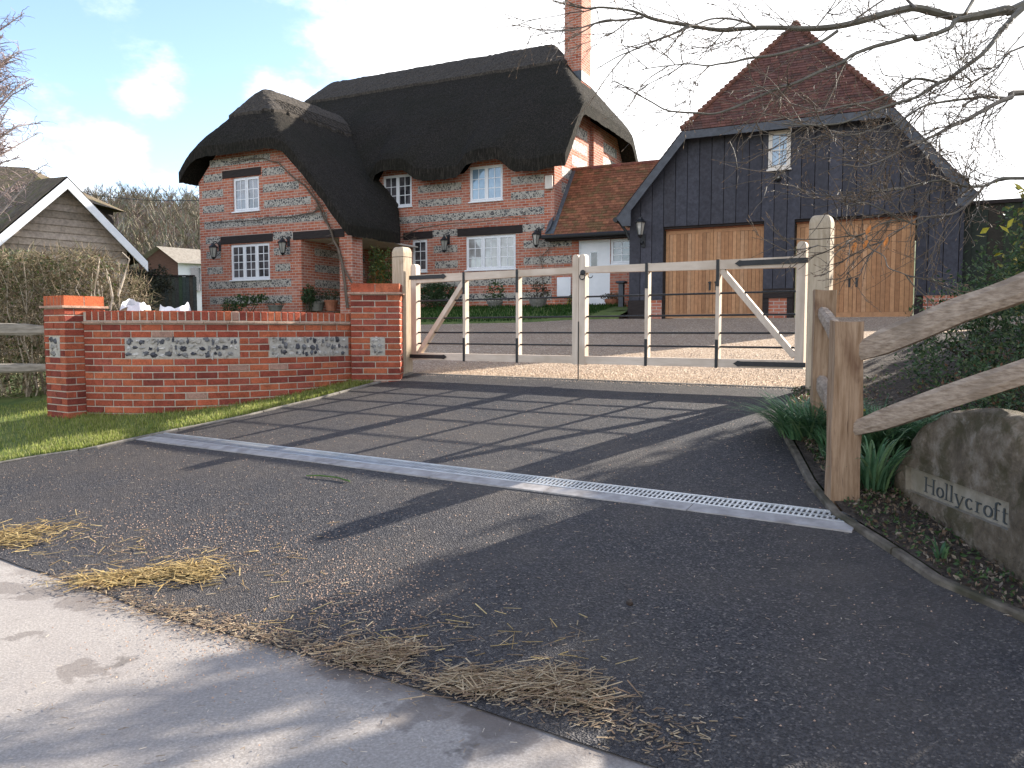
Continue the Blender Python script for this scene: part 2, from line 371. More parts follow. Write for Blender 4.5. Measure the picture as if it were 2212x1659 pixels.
MT['field'] = mottle('field_grass', (.035, .06, .012), (.075, .11, .025), 3, .95, .02, s2=1, c3=(.08, .08, .03))
MT['lawn'] = mottle('lawn_grass', (.08, .11, .025), (.14, .17, .045), 9, .9, .015, s2=2, c3=(.06, .10, .02))
MT['kerb'] = mottle('concrete_kerb', (.14, .12, .10), (.28, .25, .21), 16, .9, .003, s2=5, c3=(.14, .125, .10))
MT['mosskerb'] = mottle('mossy_kerb', (.07, .055, .042), (.16, .135, .105), 12, .92, .005, s2=4, c3=(.05, .045, .028))
MT['conc'] = mottle('drain_concrete', (.27, .25, .24), (.38, .355, .34), 9, .85, .002, s2=6, c3=(.22, .2, .19))
MT['galv'] = mottle('galvanised_steel', (.42, .44, .46), (.56, .58, .6), 12, .42, 0, metal=.75)
MT['void'] = mottle('drain_dark', (.01, .01, .01), (.02, .02, .02), 9, .9, 0)
# ------------------------------------------------------------------ ground sheet to the horizon
g = MB(); xs = [-900, -300, -120, -60, -40, -30, -24, -20, -16, -13] + [-11 + i for i in range(0, 25)] + [16, 20, 26, 34, 60, 120, 300, 900]
ds = [-900, -300, -60, -20, -8, -3, 0, 2.48, 3.5, 5, 6.5, 7.91, 9, 11, 13, 15, 16.01, 17.5, 19, 22, 28, 40, 60, 90, 150, 300, 900]
def far(d):
    return gz(d) + (0 if d < 30 else min((d - 30) * .045, 4))
for d in ds:
    for x in xs:
        X = x * math.cos(TG) + d * math.sin(TG); Y = -x * math.sin(TG) + d * math.cos(TG)
        g.v.append((X, Y, far(d) - .07))
n = len(xs)
for j in range(len(ds) - 1):
    for i in range(n - 1): g.f.append((j * n + i, j * n + i + 1, (j + 1) * n + i + 1, (j + 1) * n + i)); g.c.append(None)
tag(g.build('ground', 'field'), kind='structure')
# kerb lines measured in the photo
LK = [ghit(*p) for p in ((80, 990), (210, 971), (275, 956), (420, 925), (541, 900), (596, 886), (686, 865), (756, 846), (798, 835), (846, 822), (893, 809))]
v0 = LK[0]; LK = [Vector((-9.5, 5.2, .02)), Vector((-7.2, 6.3, .06)), Vector((-5.4, 6.95, .13))] + LK
RK = [ghit(*p) for p in ((2212, 1349), (2016, 1264), (1886, 1174), (1799, 1119), (1744, 1051), (1713, 989))]
RK = [Vector((2.62, 1.15, 0)), Vector((2.32, 2.3, .05))] + RK + [Vector((2.12, 6.3, .62)), Vector((2.42, 7.0, .73)), Vector((2.78, 7.62, .84))]
def at_d(line, d):
    L = [(gd(p.x, p.y), p) for p in line]
    for (d0, p0), (d1, p1) in zip(L, L[1:]):
        if d0 <= d <= d1 or d1 <= d <= d0:
            k = (d - d0) / (d1 - d0) if d1 != d0 else 0; return p0.lerp(p1, k)
    return L[0][1] if abs(d - L[0][0]) < abs(d - L[-1][0]) else L[-1][1]
# tarmac: strips across from kerb to kerb
dl = [2.1 + .35 * i for i in range(17)] + [7.91]
def aloc(p): return p.x * math.cos(TG) - p.y * math.sin(TG)
tm = MB(); rows = []
for d in dl:
    l = at_d(LK, d); r = at_d(RK, d); a0 = aloc(l) - (0.0); a1 = aloc(r)
    if d < gd(LK[0].x, LK[0].y): a0 = -14
    rows.append([(a0 + (a1 - a0) * i / 24) for i in range(25)])
def edge_d(a): return 2.30 + .06 * noise.noise(Vector((a * .7, 3, 0))) + .05 * noise.noise(Vector((a * 2.7, 9, 0))) + .02 * max(0, (a + 2.5)) - .02 * max(0, -a - 4)
for j, (d, row) in enumerate(zip(dl, rows)):
    for a in row:
        dd = edge_d(a) if j == 0 else max(d, edge_d(a) + .02 * j)
        p = l2w(a, dd, 0, TG); z = gz(dd) + .004 + (.012 if j == 0 else .016) * (1 if dd < 3 else 0) * 0 + (0 if j == 0 else .006 * noise.noise(Vector((p.x * .8, p.y * .8, 0))) + .006)
        tm.v.append((p.x, p.y, z))
for j in range(len(dl) - 1):
    for i in range(24): k = j * 25 + i; tm.f.append((k, k + 1, k + 26, k + 25)); tm.c.append(None)
tag(tm.build('driveway', 'tarmac', smooth=True), kind='structure')
rd = MB(); vs = []
for j, d in enumerate([2.75, 1.5, .5, -2, -6, -12]):
    for i in range(41):
        p = l2w(-30 + i * 1.5, d, -.002 if j else -.004, TG); rd.v.append((p.x, p.y, p.z if gz(d) == 0 else -.004))
for j in range(5):
    for i in range(40): k = j * 41 + i; rd.f.append((k + 1, k, k + 41, k + 42)); rd.c.append(None)
tag(rd.build('road', 'road'), kind='structure')
# gravel forecourt
gv = MB(); NX = 40; dg = [7.93 + i * .4 for i in range(31)]
for d in dg:
    for i in range(NX + 1):
        a = -15 + 24 * i / NX; p = l2w(a, d, 0, TG); nz = .018 * noise.noise(Vector((p.x * .6, p.y * .6, 5)))
        gv.v.append((p.x, p.y, gz(d) + .006 + (nz if d > 8.2 else 0)))
for j in range(len(dg) - 1):
    for i in range(NX): k = j * (NX + 1) + i; gv.f.append((k, k + 1, k + NX + 2, k + NX + 1)); gv.c.append(None)
tag(gv.build('gravel', 'gravel', smooth=True), kind='structure')
# loose stones catch the light
random.seed(3); st = MB()
for i in range(5200):
    if i < 3800: a = rr(-6.7, -1.7); d = 7.97 + rr(0, 1) ** 1.6 * 2.5
    else: a = rr(-6.5, -1.8); d = rr(7.78, 7.98)
    p = l2w(a, d, gz(d) + .01, TG); s_ = rr(.006, .013) if i < 3800 else rr(.003, .008)
    k = rr(.7, 1.35); st.add([(p.x + s_ * math.cos(t) * rr(.8, 1.2), p.y + s_ * math.sin(t) * rr(.8, 1.2), p.z) for t in (0, 1.57, 3.14, 4.71)] + [(p.x, p.y, p.z + s_ * .8)], [(0, 1, 4), (1, 2, 4), (2, 3, 4), (3, 0, 4)], (.44 * k, .33 * k, .23 * k))
tag(st.build('gravel_stones', 'straw'), 'loose golden gravel stones lying under and behind the timber gates', 'gravel', kind='stuff')
# thin concrete strip between tarmac and gravel
ed = MB(); 
for i in range(9):
    a0 = -6.75 + i * .56; ed.box(a0, a0 + .55, 7.88, 7.935, gz(7.91) - .1, gz(7.91) + .014)
o_ = thing('edging_strip', 'thin pale concrete edging strip under the closed gates between tarmac and gravel', 'kerb', (-4.3, 7.9, .84), TG); ed.build('edging_block', 'kerb', o_)
# kerbs
def kerb(line, name, label, w, h, seg=.9, side=1):
    pts = []; 
    for p, q in zip(line, line[1:]):
        n_ = max(1, int((q - p).length / .15))
        for i in range(n_): pts.append(p.lerp(q, i / n_))
    pts.append(line[-1]); b = MB(); L = 0; rows = []
    prof = [(0, -.12), (0, h * .75), (w * .15, h), (w * .85, h), (w, h * .7), (w, -.12)]
    def flush():
        if len(rows) < 2: return
        vs = [v for r in rows for v in r]; m_ = 6; fs = [tuple(range(5, -1, -1)), tuple(range((len(rows) - 1) * 6, len(rows) * 6))]
        for i in range(len(rows) - 1):
            for j in range(5): fs.append((i * 6 + j, i * 6 + j + 1, i * 6 + 7 + j, i * 6 + 6 + j) if side < 0 else (i * 6 + j + 1, i * 6 + j, i * 6 + 6 + j, i * 6 + 7 + j))
        b.add(vs, fs)
    jz = 0
    for i, p in enumerate(pts):
        t = (pts[min(i + 1, len(pts) - 1)] - pts[max(i - 1, 0)]); t.z = 0; t.normalize(); nrm = Vector((-t.y, t.x, 0)) * side
        if i: L += (p - pts[i - 1]).length
        z = surf(p.x, p.y) + jz
        rows.append([(p.x + nrm.x * u, p.y + nrm.y * u, z + w_) for u, w_ in prof])
        if L > seg and len(rows) > 1:
            flush(); L = 0; jz = rr(-.004, .004); e = t * .012; rows = [[(p.x + e.x + nrm.x * u, p.y + e.y + nrm.y * u, z + w_) for u, w_ in prof]]
    flush()
    r = thing(name, label, 'kerb', tuple(line[len(line) // 2])); b.build('kerb_stone', 'kerb' if side > 0 else 'mosskerb', r); return r
kerb(LK, 'kerb', 'pale concrete kerb curving between the grass verge and the tarmac', .055, .03)
kerb(RK, 'kerb', 'brown mossy concrete kerb curving along the planted bed with the carved stone', .05, .04, side=-1)
# planted bed on the right
def bedz(x, y): return surf(x, y) + .03
bd = MB(); NB = 16; pts = []
fine = []
for p, q in zip(RK, RK[1:]):
    for i in range(5): fine.append(p.lerp(q, i / 5))
fine.append(RK[-1]); fine += [Vector((3.1, 8.1, .84)), Vector((3.8, 8.6, .84))]
for p in fine:
    for i in range(NB + 1):
        t = i / NB; x = p.x + .06 + t * 7.; y = p.y + t * 1.5
        bank = .30 * max(0, min(1, (x - 2.8) / 2.0)) ** 1.3
        bd.v.append((x, y, surf(x, y) + .03 + (bank if y > 1 else 0) * (1 if i else 0) + .03 * noise.noise(Vector((x * 2, y * 2, 0))) * (1 if i else 0)))
for j in range(len(fine) - 1):
    for i in range(NB): k = j * (NB + 1) + i; bd.f.append((k, k + 1, k + NB + 2, k + NB + 1)); bd.c.append(None)
tag(bd.build('flower_bed', 'soil', smooth=True), kind='structure')
def bed(x, y):
    return surf(x, y) + .03 + .30 * max(0, min(1, (x - 2.8) / 2.0)) ** 1.3
# grass verge on the left
vg = MB(); NV = 18; fine = []
for p, q in zip(LK, LK[1:]):
    for i in range(6): fine.append(p.lerp(q, i / 6))
fine.append(LK[-1])
def vz(x, y, t): return surf(x, y) + .022 + .10 * min(1, t * 2.4) ** .8
VP = []
for p in fine:
    for i in range(NV + 1):
        t = i / NV; wd = 4.2; x = p.x - .06 - t * wd * .55; y = p.y + .03 + t * wd * .83
        VP.append((x, y, vz(x, y, t * 1.6) + .008 * noise.noise(Vector((x * 4, y * 4, 0)))))
vg.v = VP
for j in range(len(fine) - 1):
    for i in range(NV): k = j * (NV + 1) + i; vg.f.append((k, k + NV + 1, k + NV + 2, k + 1)[::-1] if True else ()); vg.c.append(None)
tag(vg.build('grass_verge', 'lawn', smooth=True), kind='structure')
def blades(name, label, spots, h=.05, cols=((.05, .10, .02), (.10, .16, .03), (.15, .18, .05)), w=.004):
    b = MB()
    for x, y, z in spots:
        a = rr(0, 6.28); hh = h * rr(.5, 1.4); l = rr(.1, .7) * hh; c = random.choice(cols); k = rr(.7, 1.2)
        dx, dy = math.cos(a) * w, math.sin(a) * w; ex, ey = -math.sin(a) * l, math.cos(a) * l
        b.add([(x - dx, y - dy, z - .01), (x + dx, y + dy, z - .01), (x + dx * .6 + ex * .4, y + dy * .6 + ey * .4, z + hh * .6), (x - dx * .6 + ex * .4, y - dy * .6 + ey * .4, z + hh * .6), (x + ex, y + ey, z + hh)], [(0, 1, 2, 3), (3, 2, 4)], (c[0] * k, c[1] * k, c[2] * k))
    return tag(b.build(name, 'grassc'), label, 'grass', kind='stuff')
random.seed(5); sp_ = []
for _ in range(52000):
    j = random.random() * (len(fine) - 1.001); i = rr(0, 1) ** 1.5 * 12; j0 = int(j); i0 = int(i); fj = j - j0; fi = i - i0; k = j0 * (NV + 1) + i0
    q = [VP[k], VP[k + NV + 1], VP[k + 1], VP[k + NV + 2]]
    x, y, z = (sum(q[m][c] * wt for m, wt in enumerate(((1 - fj) * (1 - fi), fj * (1 - fi), (1 - fj) * fi, fj * fi))) for c in range(3))
    if x < -8.6 or (y > 9.9 and x < -3): continue
    sp_.append((x, y, z))
blades('grass', 'short bright green grass covering the verge between kerb and brick wall', sp_, .038, ((.24, .29, .06), (.33, .37, .09), (.43, .42, .17)), .0035)
# lawn in front of the cottage
lw = MB(); LA = [-18.5 + i * .5 for i in range(26)] + [-5.9]; nL = len(LA); LD = [15.9, 16.1, 16.5, 17, 18, 19, 20.4]
def lz(a, d): return 1.50 + .53 * min(1, max(0, (d - 16.1) / 3.2)) ** .8
def lfront(a): return .5 * math.sin(a * .5) * .4
for d in LD:
    for a in LA:
        dd = d + (lfront(a) if d < 17.5 else 0) + (max(0, a + 8.2) * .6 if d < 18 else 0); w_ = l2w(a, dd, 0, TH)
        lw.v.append((a, dd, (surf(w_.x, w_.y) - .05 if d == 15.9 else max(surf(w_.x, w_.y) + .03, lz(a, dd) + .012 * noise.noise(Vector((a * 3, dd * 3, 0)))))))
for j in range(len(LD) - 1):
    for i in range(nL - 1): k = j * nL + i; lw.f.append((k, k + 1, k + nL + 1, k + nL)); lw.c.append(None)
for vi, (a, d, z) in enumerate(lw.v): w_ = l2w(a, d, z, TH); lw.v[vi] = (w_.x, w_.y, w_.z)
tag(lw.build('lawn', 'lawn', smooth=True), kind='structure')
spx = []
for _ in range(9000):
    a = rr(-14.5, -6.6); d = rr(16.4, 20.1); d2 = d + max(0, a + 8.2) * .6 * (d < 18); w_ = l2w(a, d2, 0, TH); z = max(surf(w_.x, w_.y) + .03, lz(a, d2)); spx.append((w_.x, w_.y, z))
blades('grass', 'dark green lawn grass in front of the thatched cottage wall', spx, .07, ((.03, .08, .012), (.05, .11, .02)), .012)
# ------------------------------------------------------------------ channel drain across the drive
dr = thing('channel_drain', 'long pale concrete drainage channel with steel grating across the tarmac', 'drain', (-2.9, 4.66, .33), TG)
def dz_(d): return gz(d) + .012
A0 = hit(293, 955, 4.6, TG)[0] - .05; A1 = ax(1800, 4.6, TG, 1130) + .12
D0 = 4.50
b = MB()
def slab(b, a0, a1, d0, d1, h=.006, col=None):
    z0, z1 = dz_(d0) + h, dz_(d1) + h
    b.add([(a0, d0, z0 - .06), (a1, d0, z0 - .06), (a1, d1, z1 - .06), (a0, d1, z1 - .06), (a0, d0, z0), (a1, d0, z0), (a1, d1, z1), (a0, d1, z1)], [(4, 5, 6, 7), (0, 4, 7, 3), (0, 1, 5, 4), (1, 2, 6, 5), (3, 7, 6, 2)], col)
a = A0; i = 0
while a < A1:
    e = min(a + rr(.95, 1.02), A1); slab(b, a, e - .006, D0 + rr(0, .006), D0 + .115, .006); slab(b, a, e - .006, D0 + .265, D0 + .277, .004); a = e
b.build('concrete_surround', 'conc', dr)
b = MB(); slab(b, A0, A1, D0 + .13, D0 + .255, -.03); b.build('channel', 'void', dr)
b = MB()
slab(b, A0, A1, D0 + .117, D0 + .131, .009); slab(b, A0, A1, D0 + .250, D0 + .264, .009); slab(b, A0, A1, D0 + .188, D0 + .193, .006)
a = A0
while a < A1: slab(b, a, a + .013, D0 + .131, D0 + .250, .006); a += .031
gm = b.build('grating', 'galv', dr)
# ------------------------------------------------------------------ straw and litter
def sticks(name, label, gen, n, L, w, cols, h=.0):
    b = MB()
    for _ in range(n):
        x, y = gen(); a = rr(0, math.pi) if random.random() < .6 else random.gauss(.2, .35); l = rr(*L) / 2; z = surf(x, y) + .014 + (rr(0, h)); ww = w * rr(.6, 1.4)
        tilt = rr(-.25, .25) * (1 if h else .15); c = random.choice(cols); k = rr(.75, 1.2)
        ax_ = Vector((math.cos(a) * l, math.sin(a) * l, l * tilt)); ay = Vector((-math.sin(a), math.cos(a), 0)) * ww
        b.obox((x, y, z + abs(tilt) * l), ax_, ay, (0, 0, ww * .35), (c[0] * k, c[1] * k, c[2] * k))
    return tag(b.build(name, 'straw'), label, 'straw', kind='stuff')
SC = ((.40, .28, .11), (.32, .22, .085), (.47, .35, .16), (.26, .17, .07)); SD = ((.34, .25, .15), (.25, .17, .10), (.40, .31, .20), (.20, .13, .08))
def along(px, sg, sw=None):      # scatter along a line of photo points lying on the ground
    P_ = [ghit(*p) for p in px]
    def g_():
        i = random.random() * (len(P_) - 1.001); k = int(i); p = P_[k].lerp(P_[k + 1], i - k) if len(P_) > 1 else P_[0]
        return p.x + random.gauss(0, sg), p.y + random.gauss(0, (sw or sg))
    return g_
random.seed(11)
sticks('straw', 'golden straw heap farthest left on the tarmac edge', along([(-60, 1175), (20, 1168), (95, 1165)], .16, .13), 520, (.03, .12), .0022, SC, .018)
sticks('straw', 'long golden straw heap beside the pale road left of centre', along([(170, 1262), (260, 1258), (340, 1250), (420, 1235), (425, 1260)], .085, .06), 900, (.03, .12), .0022, SC, .022)
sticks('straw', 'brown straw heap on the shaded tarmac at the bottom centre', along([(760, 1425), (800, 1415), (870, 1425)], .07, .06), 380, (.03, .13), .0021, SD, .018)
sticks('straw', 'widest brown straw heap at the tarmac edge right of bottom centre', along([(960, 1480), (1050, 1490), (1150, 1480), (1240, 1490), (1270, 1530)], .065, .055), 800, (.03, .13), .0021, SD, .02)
sticks('straw', 'thin trail of straw and pale chips along the seam between tarmac and road', along([(120, 1245), (330, 1320), (500, 1365), (700, 1410), (900, 1470), (1150, 1510), (1500, 1620)], .08, .06), 2600, (.006, .04), .0020, SD + SD + ((.2, .14, .10), (.12, .09, .06)), .006)
def allover():
    while 1:
        x, y = rr(-4.5, 2.2), rr(1.8, 8)
        d = gd(x, y)
        if 2.4 < d < 7.5: return x, y
sticks('litter', 'pale straw bits and wood chips scattered all over the dark tarmac', allover, 1500, (.006, .03), .0015, ((.36, .27, .19), (.28, .2, .14), (.42, .35, .27)), 0)
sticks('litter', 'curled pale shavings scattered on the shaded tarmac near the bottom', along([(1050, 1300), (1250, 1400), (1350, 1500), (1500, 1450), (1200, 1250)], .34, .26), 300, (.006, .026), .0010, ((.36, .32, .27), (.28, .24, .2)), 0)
sticks('litter', 'sparse bits of dry straw on the pale road surface', along([(100, 1500), (400, 1560), (700, 1600), (900, 1620)], .5, .3), 240, (.006, .03), .0012, ((.3, .22, .15), (.2, .15, .1), (.5, .42, .33)), 0)
sticks('straw', 'loose straws scattered between the heaps on the tarmac edge', along([(150, 1190), (260, 1200), (420, 1220), (560, 1200), (600, 1330), (800, 1360), (950, 1390), (1150, 1400), (1180, 1440)], .16, .14), 260, (.03, .12), .0020, SD + SC, .005)
# chips of pale stone on the tarmac
random.seed(21); b = MB()
for _ in range(5200):
    x, y = allover() if random.random() < .3 else along([(150, 1130), (400, 1170), (640, 1230), (780, 1290), (700, 1380), (500, 1350)], .34, .3)()
    s_ = rr(.0025, .006); z = surf(x, y) + .011; k = rr(.7, 1.3)
    b.add([(x + s_ * math.cos(t) * rr(.7, 1.2), y + s_ * math.sin(t) * rr(.7, 1.2), z) for t in (0, 1.57, 3.14, 4.71)] + [(x, y, z + s_)], [(0, 1, 4), (1, 2, 4), (2, 3, 4), (3, 0, 4)], (.42 * k, .28 * k, .20 * k))
tag(b.build('stone_chips', 'straw'), 'tiny pinkish stone chips strewn over the dark tarmac drive', 'stone chips', kind='stuff')
# green leaf stalk and dead leaf on the drive
def leafblade(b, p, a, l, w, h, droop, col, n=6):
    d = Vector((math.cos(a), math.sin(a), 0)); s_ = Vector((-d.y, d.x, 0)); vs = []
    for i in range(n + 1):
        t = i / n; q = Vector(p) + d * (l * (t ** 1.2) * 1.0) + Vector((0, 0, h * (t - droop * t * t))); ww = w * (1 - t ** 3) + .0005
        vs += [q - s_ * ww, q + s_ * ww + Vector((0, 0, .0))]
    b.add(vs, [(2 * i, 2 * i + 1, 2 * i + 3, 2 * i + 2) for i in range(n)], col)
p = ghit(662, 1033); q = ghit(755, 1045); b = MB(); b.tube([p + Vector((0, 0, .02)), p.lerp(q, .3) + Vector((0, .02, .03)), p.lerp(q, .7) + Vector((0, .03, .03)), q + Vector((0, 0, .02))], [.004, .006, .006, .007], 5, (.12, .20, .05))
tag(b.build('plant_stalk', 'leafc'), 'cut green daffodil stalk lying on the tarmac below the drain', 'plant stalk')
p = ghit(1360, 1308); b = MB(); b.blob((p.x, p.y, p.z + .01), .022, .03, .012, (.05, .03, .018), 4, .4)
tag(b.build('dead_leaf', 'leafc'), 'dark curled dead leaf lying on the shaded tarmac', 'leaf')
# ------------------------------------------------------------------ gate posts
def gatepost(label, a0):
    r = thing('gate_post', label, 'gate post', (a0 + .095, 7.86, .84), TG, 'gate posts')
    b = MB(); w = .19; x0, x1, y0, y1 = a0, a0 + w, 7.77, 7.77 + w; c = .012
    prof = [(x0 + c, y0), (x1 - c, y0), (x1, y0 + c), (x1, y1 - c), (x1 - c, y1), (x0 + c, y1), (x0, y1 - c), (x0, y0 + c)]
    zs = [.6, 1.1, 1.6, 2.335]; vs = []
    for z in zs: vs += [(x, y, z) for x, y in prof]
    fs = [tuple(range(24, 32))]
    for k in range(3):
        for i in range(8): j = (i + 1) % 8; fs.append((k * 8 + i, k * 8 + j, k * 8 + 8 + j, k * 8 + 8 + i))
    b.add(vs, fs); b.build('shaft', 'post', r)
    b = MB(); e = .002; cx, cy = x0 + w / 2, y0 + w / 2; rings = []
    for k in range(8):
        t = k / 7 * math.pi / 2; sx = .55 + .45 * math.cos(t) if k < 7 else .5; rings.append([(cx + (x - cx) * sx * 1.01, cy + (y - cy) * sx * 1.01, 2.342 + (.035 if k else 0) * 1 + .09 * math.sin(t)) for x, y in prof])
    vs = [v for g_ in rings for v in g_]; fs = [tuple(range(56, 64))]
    for k in range(7):
        for i in range(8): j = (i + 1) % 8; fs.append((k * 8 + i, k * 8 + j, k * 8 + 8 + j, k * 8 + 8 + i))
    b.add(vs, fs); b.build('rounded_cap', 'post', r)
AL = ax(847, 7.77, TG); AR = ax(1742, 7.77, TG)
gatepost('square oak post at the left end of the gates beside the brick wall', AL)
gatepost('square oak post at the right end of the gates beside the cleft fence', AR)
# ------------------------------------------------------------------ gates
def bar(b, p, q, w, dp, yc):              # timber bar between two (a,z) points
    v = Vector((q[0] - p[0], 0, q[1] - p[1])); l = v.length; v.normalize(); n_ = Vector((-v.z, 0, v.x))
    c = Vector(((p[0] + q[0]) / 2, yc, (p[1] + q[1]) / 2)); b.obox(c, v * l / 2, (0, dp / 2, 0), n_ * w / 2)
def stile(b, a0, a1, z0, z1, y0, y1):
    n_ = 10; w = (a1 - a0) / 2; cx = (a0 + a1) / 2; b.prism([(a0, z0), (a1, z0)] + [(cx + w * math.cos(math.pi * i / n_), z1 - w + w * math.sin(math.pi * i / n_)) for i in range(n_ + 1)], y0, y1)
def leaf(label, h, m, ups, brace, sgn, group='gate leaves'):
    # h: heel end a, m: meeting end a ; sgn +1 when the heel is on the left
    r = thing('gate', label, 'gate', ((h + m) / 2, 7.9, .84), TG, group)
    y0, y1 = 7.865, 7.945
    s = sgn; w = .085
    b = MB(); stile(b, min(h, h + s * w), max(h, h + s * w), 1.03, 2.245, y0 - .004, y1 + .004); b.build('heel_stile', 'gate', r)
    b = MB(); stile(b, min(m, m - s * .078), max(m, m - s * .078), 1.02, 2.245, y0 - .004, y1 + .004); b.build('meeting_stile', 'gate', r)
    hi, mi = h + s * w, m - s * .078
    b = MB(); zt = 2.105; P4 = [(hi, zt - .105), (mi, zt - .068), (mi, zt), (hi, zt)]
    if s < 0: P4 = P4[::-1]
    b.prism(P4, y0, y1); b.build('top_rail', 'gateh', r)
    b = MB(); b.box(min(hi, mi), max(hi, mi), y0, y1, 1.03, 1.115); b.build('bottom_rail', 'gateh', r)
    for u in ups:
        b = MB(); b.box(u, u + .038, y0 + .002, y1 - .002, 1.1145, zt - .08); b.build('upright', 'gate', r)
        for z0, z1 in ((1.845, 2.112), (1.022, 1.31)):
            b = MB(); b.box(u + .004, u + .034, y0 - .009, y0 - .003, z0, z1)
            if z1 > 2: b.box(u + .004, u + .034, y0 - .009, y1 + .004, 2.106, 2.112)
            b.build('strap', 'black', r)
    b = MB(); bar(b, brace[0], brace[1], .058, .066, 7.905); b.build('brace', 'gate', r)
    for z in (1.775, 1.555, 1.375, 1.235):
        b = MB(); b.tube([(h + s * .02, 7.905, z), (m - s * .02, 7.905, z)], .0105, 8); b.build('iron_bar', 'black', r)
    for z, t in ((2.062 if s < 0 else 2.072, .05), (1.072, .046)):
        b = MB(); L = .50 if s > 0 else .60; e = h - s * .02; f = h + s * L; P_ = [(e, z - t / 2), (f, z - t / 2), (f + s * .03, z - t * .62), (f + s * .075, z), (f + s * .03, z + t * .62), (f, z + t / 2), (e, z + t / 2)]
        if s < 0: P_ = P_[::-1]
        b.prism(P_, y0 - .013, y0 - .005); b.build('strap_hinge', 'black', r)
    return r
hl = ax(889, 7.87, TG); hm = ax(1250.4, 7.87, TG); hr = ax(1738, 7.87, TG)
UA = [ax(x, 7.87, TG) for x in (1000, 1114.5, 1392.5, 1545)]
leaf('left oak gate leaf with black straps and iron bars, slanting brace by the brick wall', hl, hm - .003, UA[:2], ((hl + .11, 1.12), (UA[0] + .005, 2.0)), 1)
gr = leaf('right oak gate leaf carrying the ring latch, longer diagonal brace by the tall post', hr, hm + .003, UA[2:], ((hr - .09, 1.15), (UA[3] + .045, 2.01)), -1)
b = MB(); a = hm + .055; b.tube([(a, 7.845, 2.04), (a, 7.86, 2.04)], .03, 12)
b.tube([(a + .033 * math.cos(t), 7.84, 1.995 + .033 * math.sin(t)) for t in [k * .524 for k in range(13)]], .006, 6)
b.tube([(a + .10 + .028 * math.cos(t), 7.84, 2.005 + .028 * math.sin(t)) for t in [2.6 + k * .35 for k in range(11)]], .005, 6)
b.build('ring_latch', 'black', gr)
b = MB(); b.tube([(hm, 7.86, .85), (hm, 7.86, 1.5)], .007, 8); b.build('drop_bolt', 'black', gr)
# ------------------------------------------------------------------ boundary brick wall
BC = [(.31, .075, .042), (.36, .09, .046), (.27, .062, .038), (.34, .083, .045), (.21, .05, .035), (.39, .105, .052), (.30, .08, .052), (.41, .12, .058)]
def bcol():
    if random.random() < .02: return (.34, .2, .15)
    c = random.choice(BC); k = rr(.85, 1.1); return tuple(x * k for x in c)
class Path:
    def __init__(s, pts):
        P_ = [Vector((x, y, 0)) for x, y in pts]; s.p = []
        for i in range(len(P_) - 1):
            a = P_[max(i - 1, 0)]; b_, c = P_[i], P_[i + 1]; d = P_[min(i + 2, len(P_) - 1)]
            for k in range(12):
                t = k / 12; s.p.append(.5 * ((2 * b_) + (c - a) * t + (2 * a - 5 * b_ + 4 * c - d) * t * t + (3 * b_ - a - 3 * c + d) * t ** 3))
        s.p.append(P_[-1]); s.s = [0]
        for a, b_ in zip(s.p, s.p[1:]): s.s.append(s.s[-1] + (b_ - a).length)
        s.L = s.s[-1]
    def at(s, q, out=0.):
        q = max(0, min(s.L - 1e-6, q)); i = max(k for k in range(len(s.s) - 1) if s.s[k] <= q)
        a, b_ = s.p[i], s.p[i + 1]; p = a.lerp(b_, (q - s.s[i]) / max(1e-9, s.s[i + 1] - s.s[i])); t = (s.p[min(i + 2, len(s.p) - 1)] - s.p[max(i - 1, 0)]).normalized()
        return p + Vector((t.y, -t.x, 0)) * out
    def px(s, x):
        best = min((abs(CX + F * s.at(s.L * k / 400).x / s.at(s.L * k / 400).y - x), s.L * k / 400) for k in range(401)); return best[1]
def pathbox(b, path, s0, s1, o0, o1, z0, z1, col=None, chamf=0.):
    A = path.at(s0, o0); B = path.at(s1, o0); Cc = path.at(s1, o1); D = path.at(s0, o1)
    if not chamf:
        b.add([(*p.xy, z) for z in (z0, z1) for p in (A, B, Cc, D)], [(0, 1, 2, 3)[::-1], (4, 5, 6, 7), (0, 1, 5, 4)[::-1], (1, 2, 6, 5)[::-1], (2, 3, 7, 6)[::-1], (3, 0, 4, 7)[::-1]], col)
        return
    c = chamf; m = (A + B + Cc + D) / 4
    def sh(p, k): q = p.lerp(m, k); return q
    # outer face is o1: front ring inset
    A2 = path.at(s0 + c, o1 + c * .0); B2 = path.at(s1 - c, o1); A1 = path.at(s0, o1 - c); B1 = path.at(s1, o1 - c)
    vs = [(*A.xy, z0), (*B.xy, z0), (*B.xy, z1), (*A.xy, z1), (*A1.xy, z0), (*B1.xy, z0), (*B1.xy, z1), (*A1.xy, z1), (*A2.xy, z0 + c), (*B2.xy, z0 + c), (*B2.xy, z1 - c), (*A2.xy, z1 - c)]
    b.add(vs, [(0, 1, 2, 3)] + [(i, (i + 1) % 4, 4 + (i + 1) % 4, 4 + i) for i in range(4)] + [(4 + i, 4 + (i + 1) % 4, 8 + (i + 1) % 4, 8 + i) for i in range(4)] + [(8, 9, 10, 11)], col)
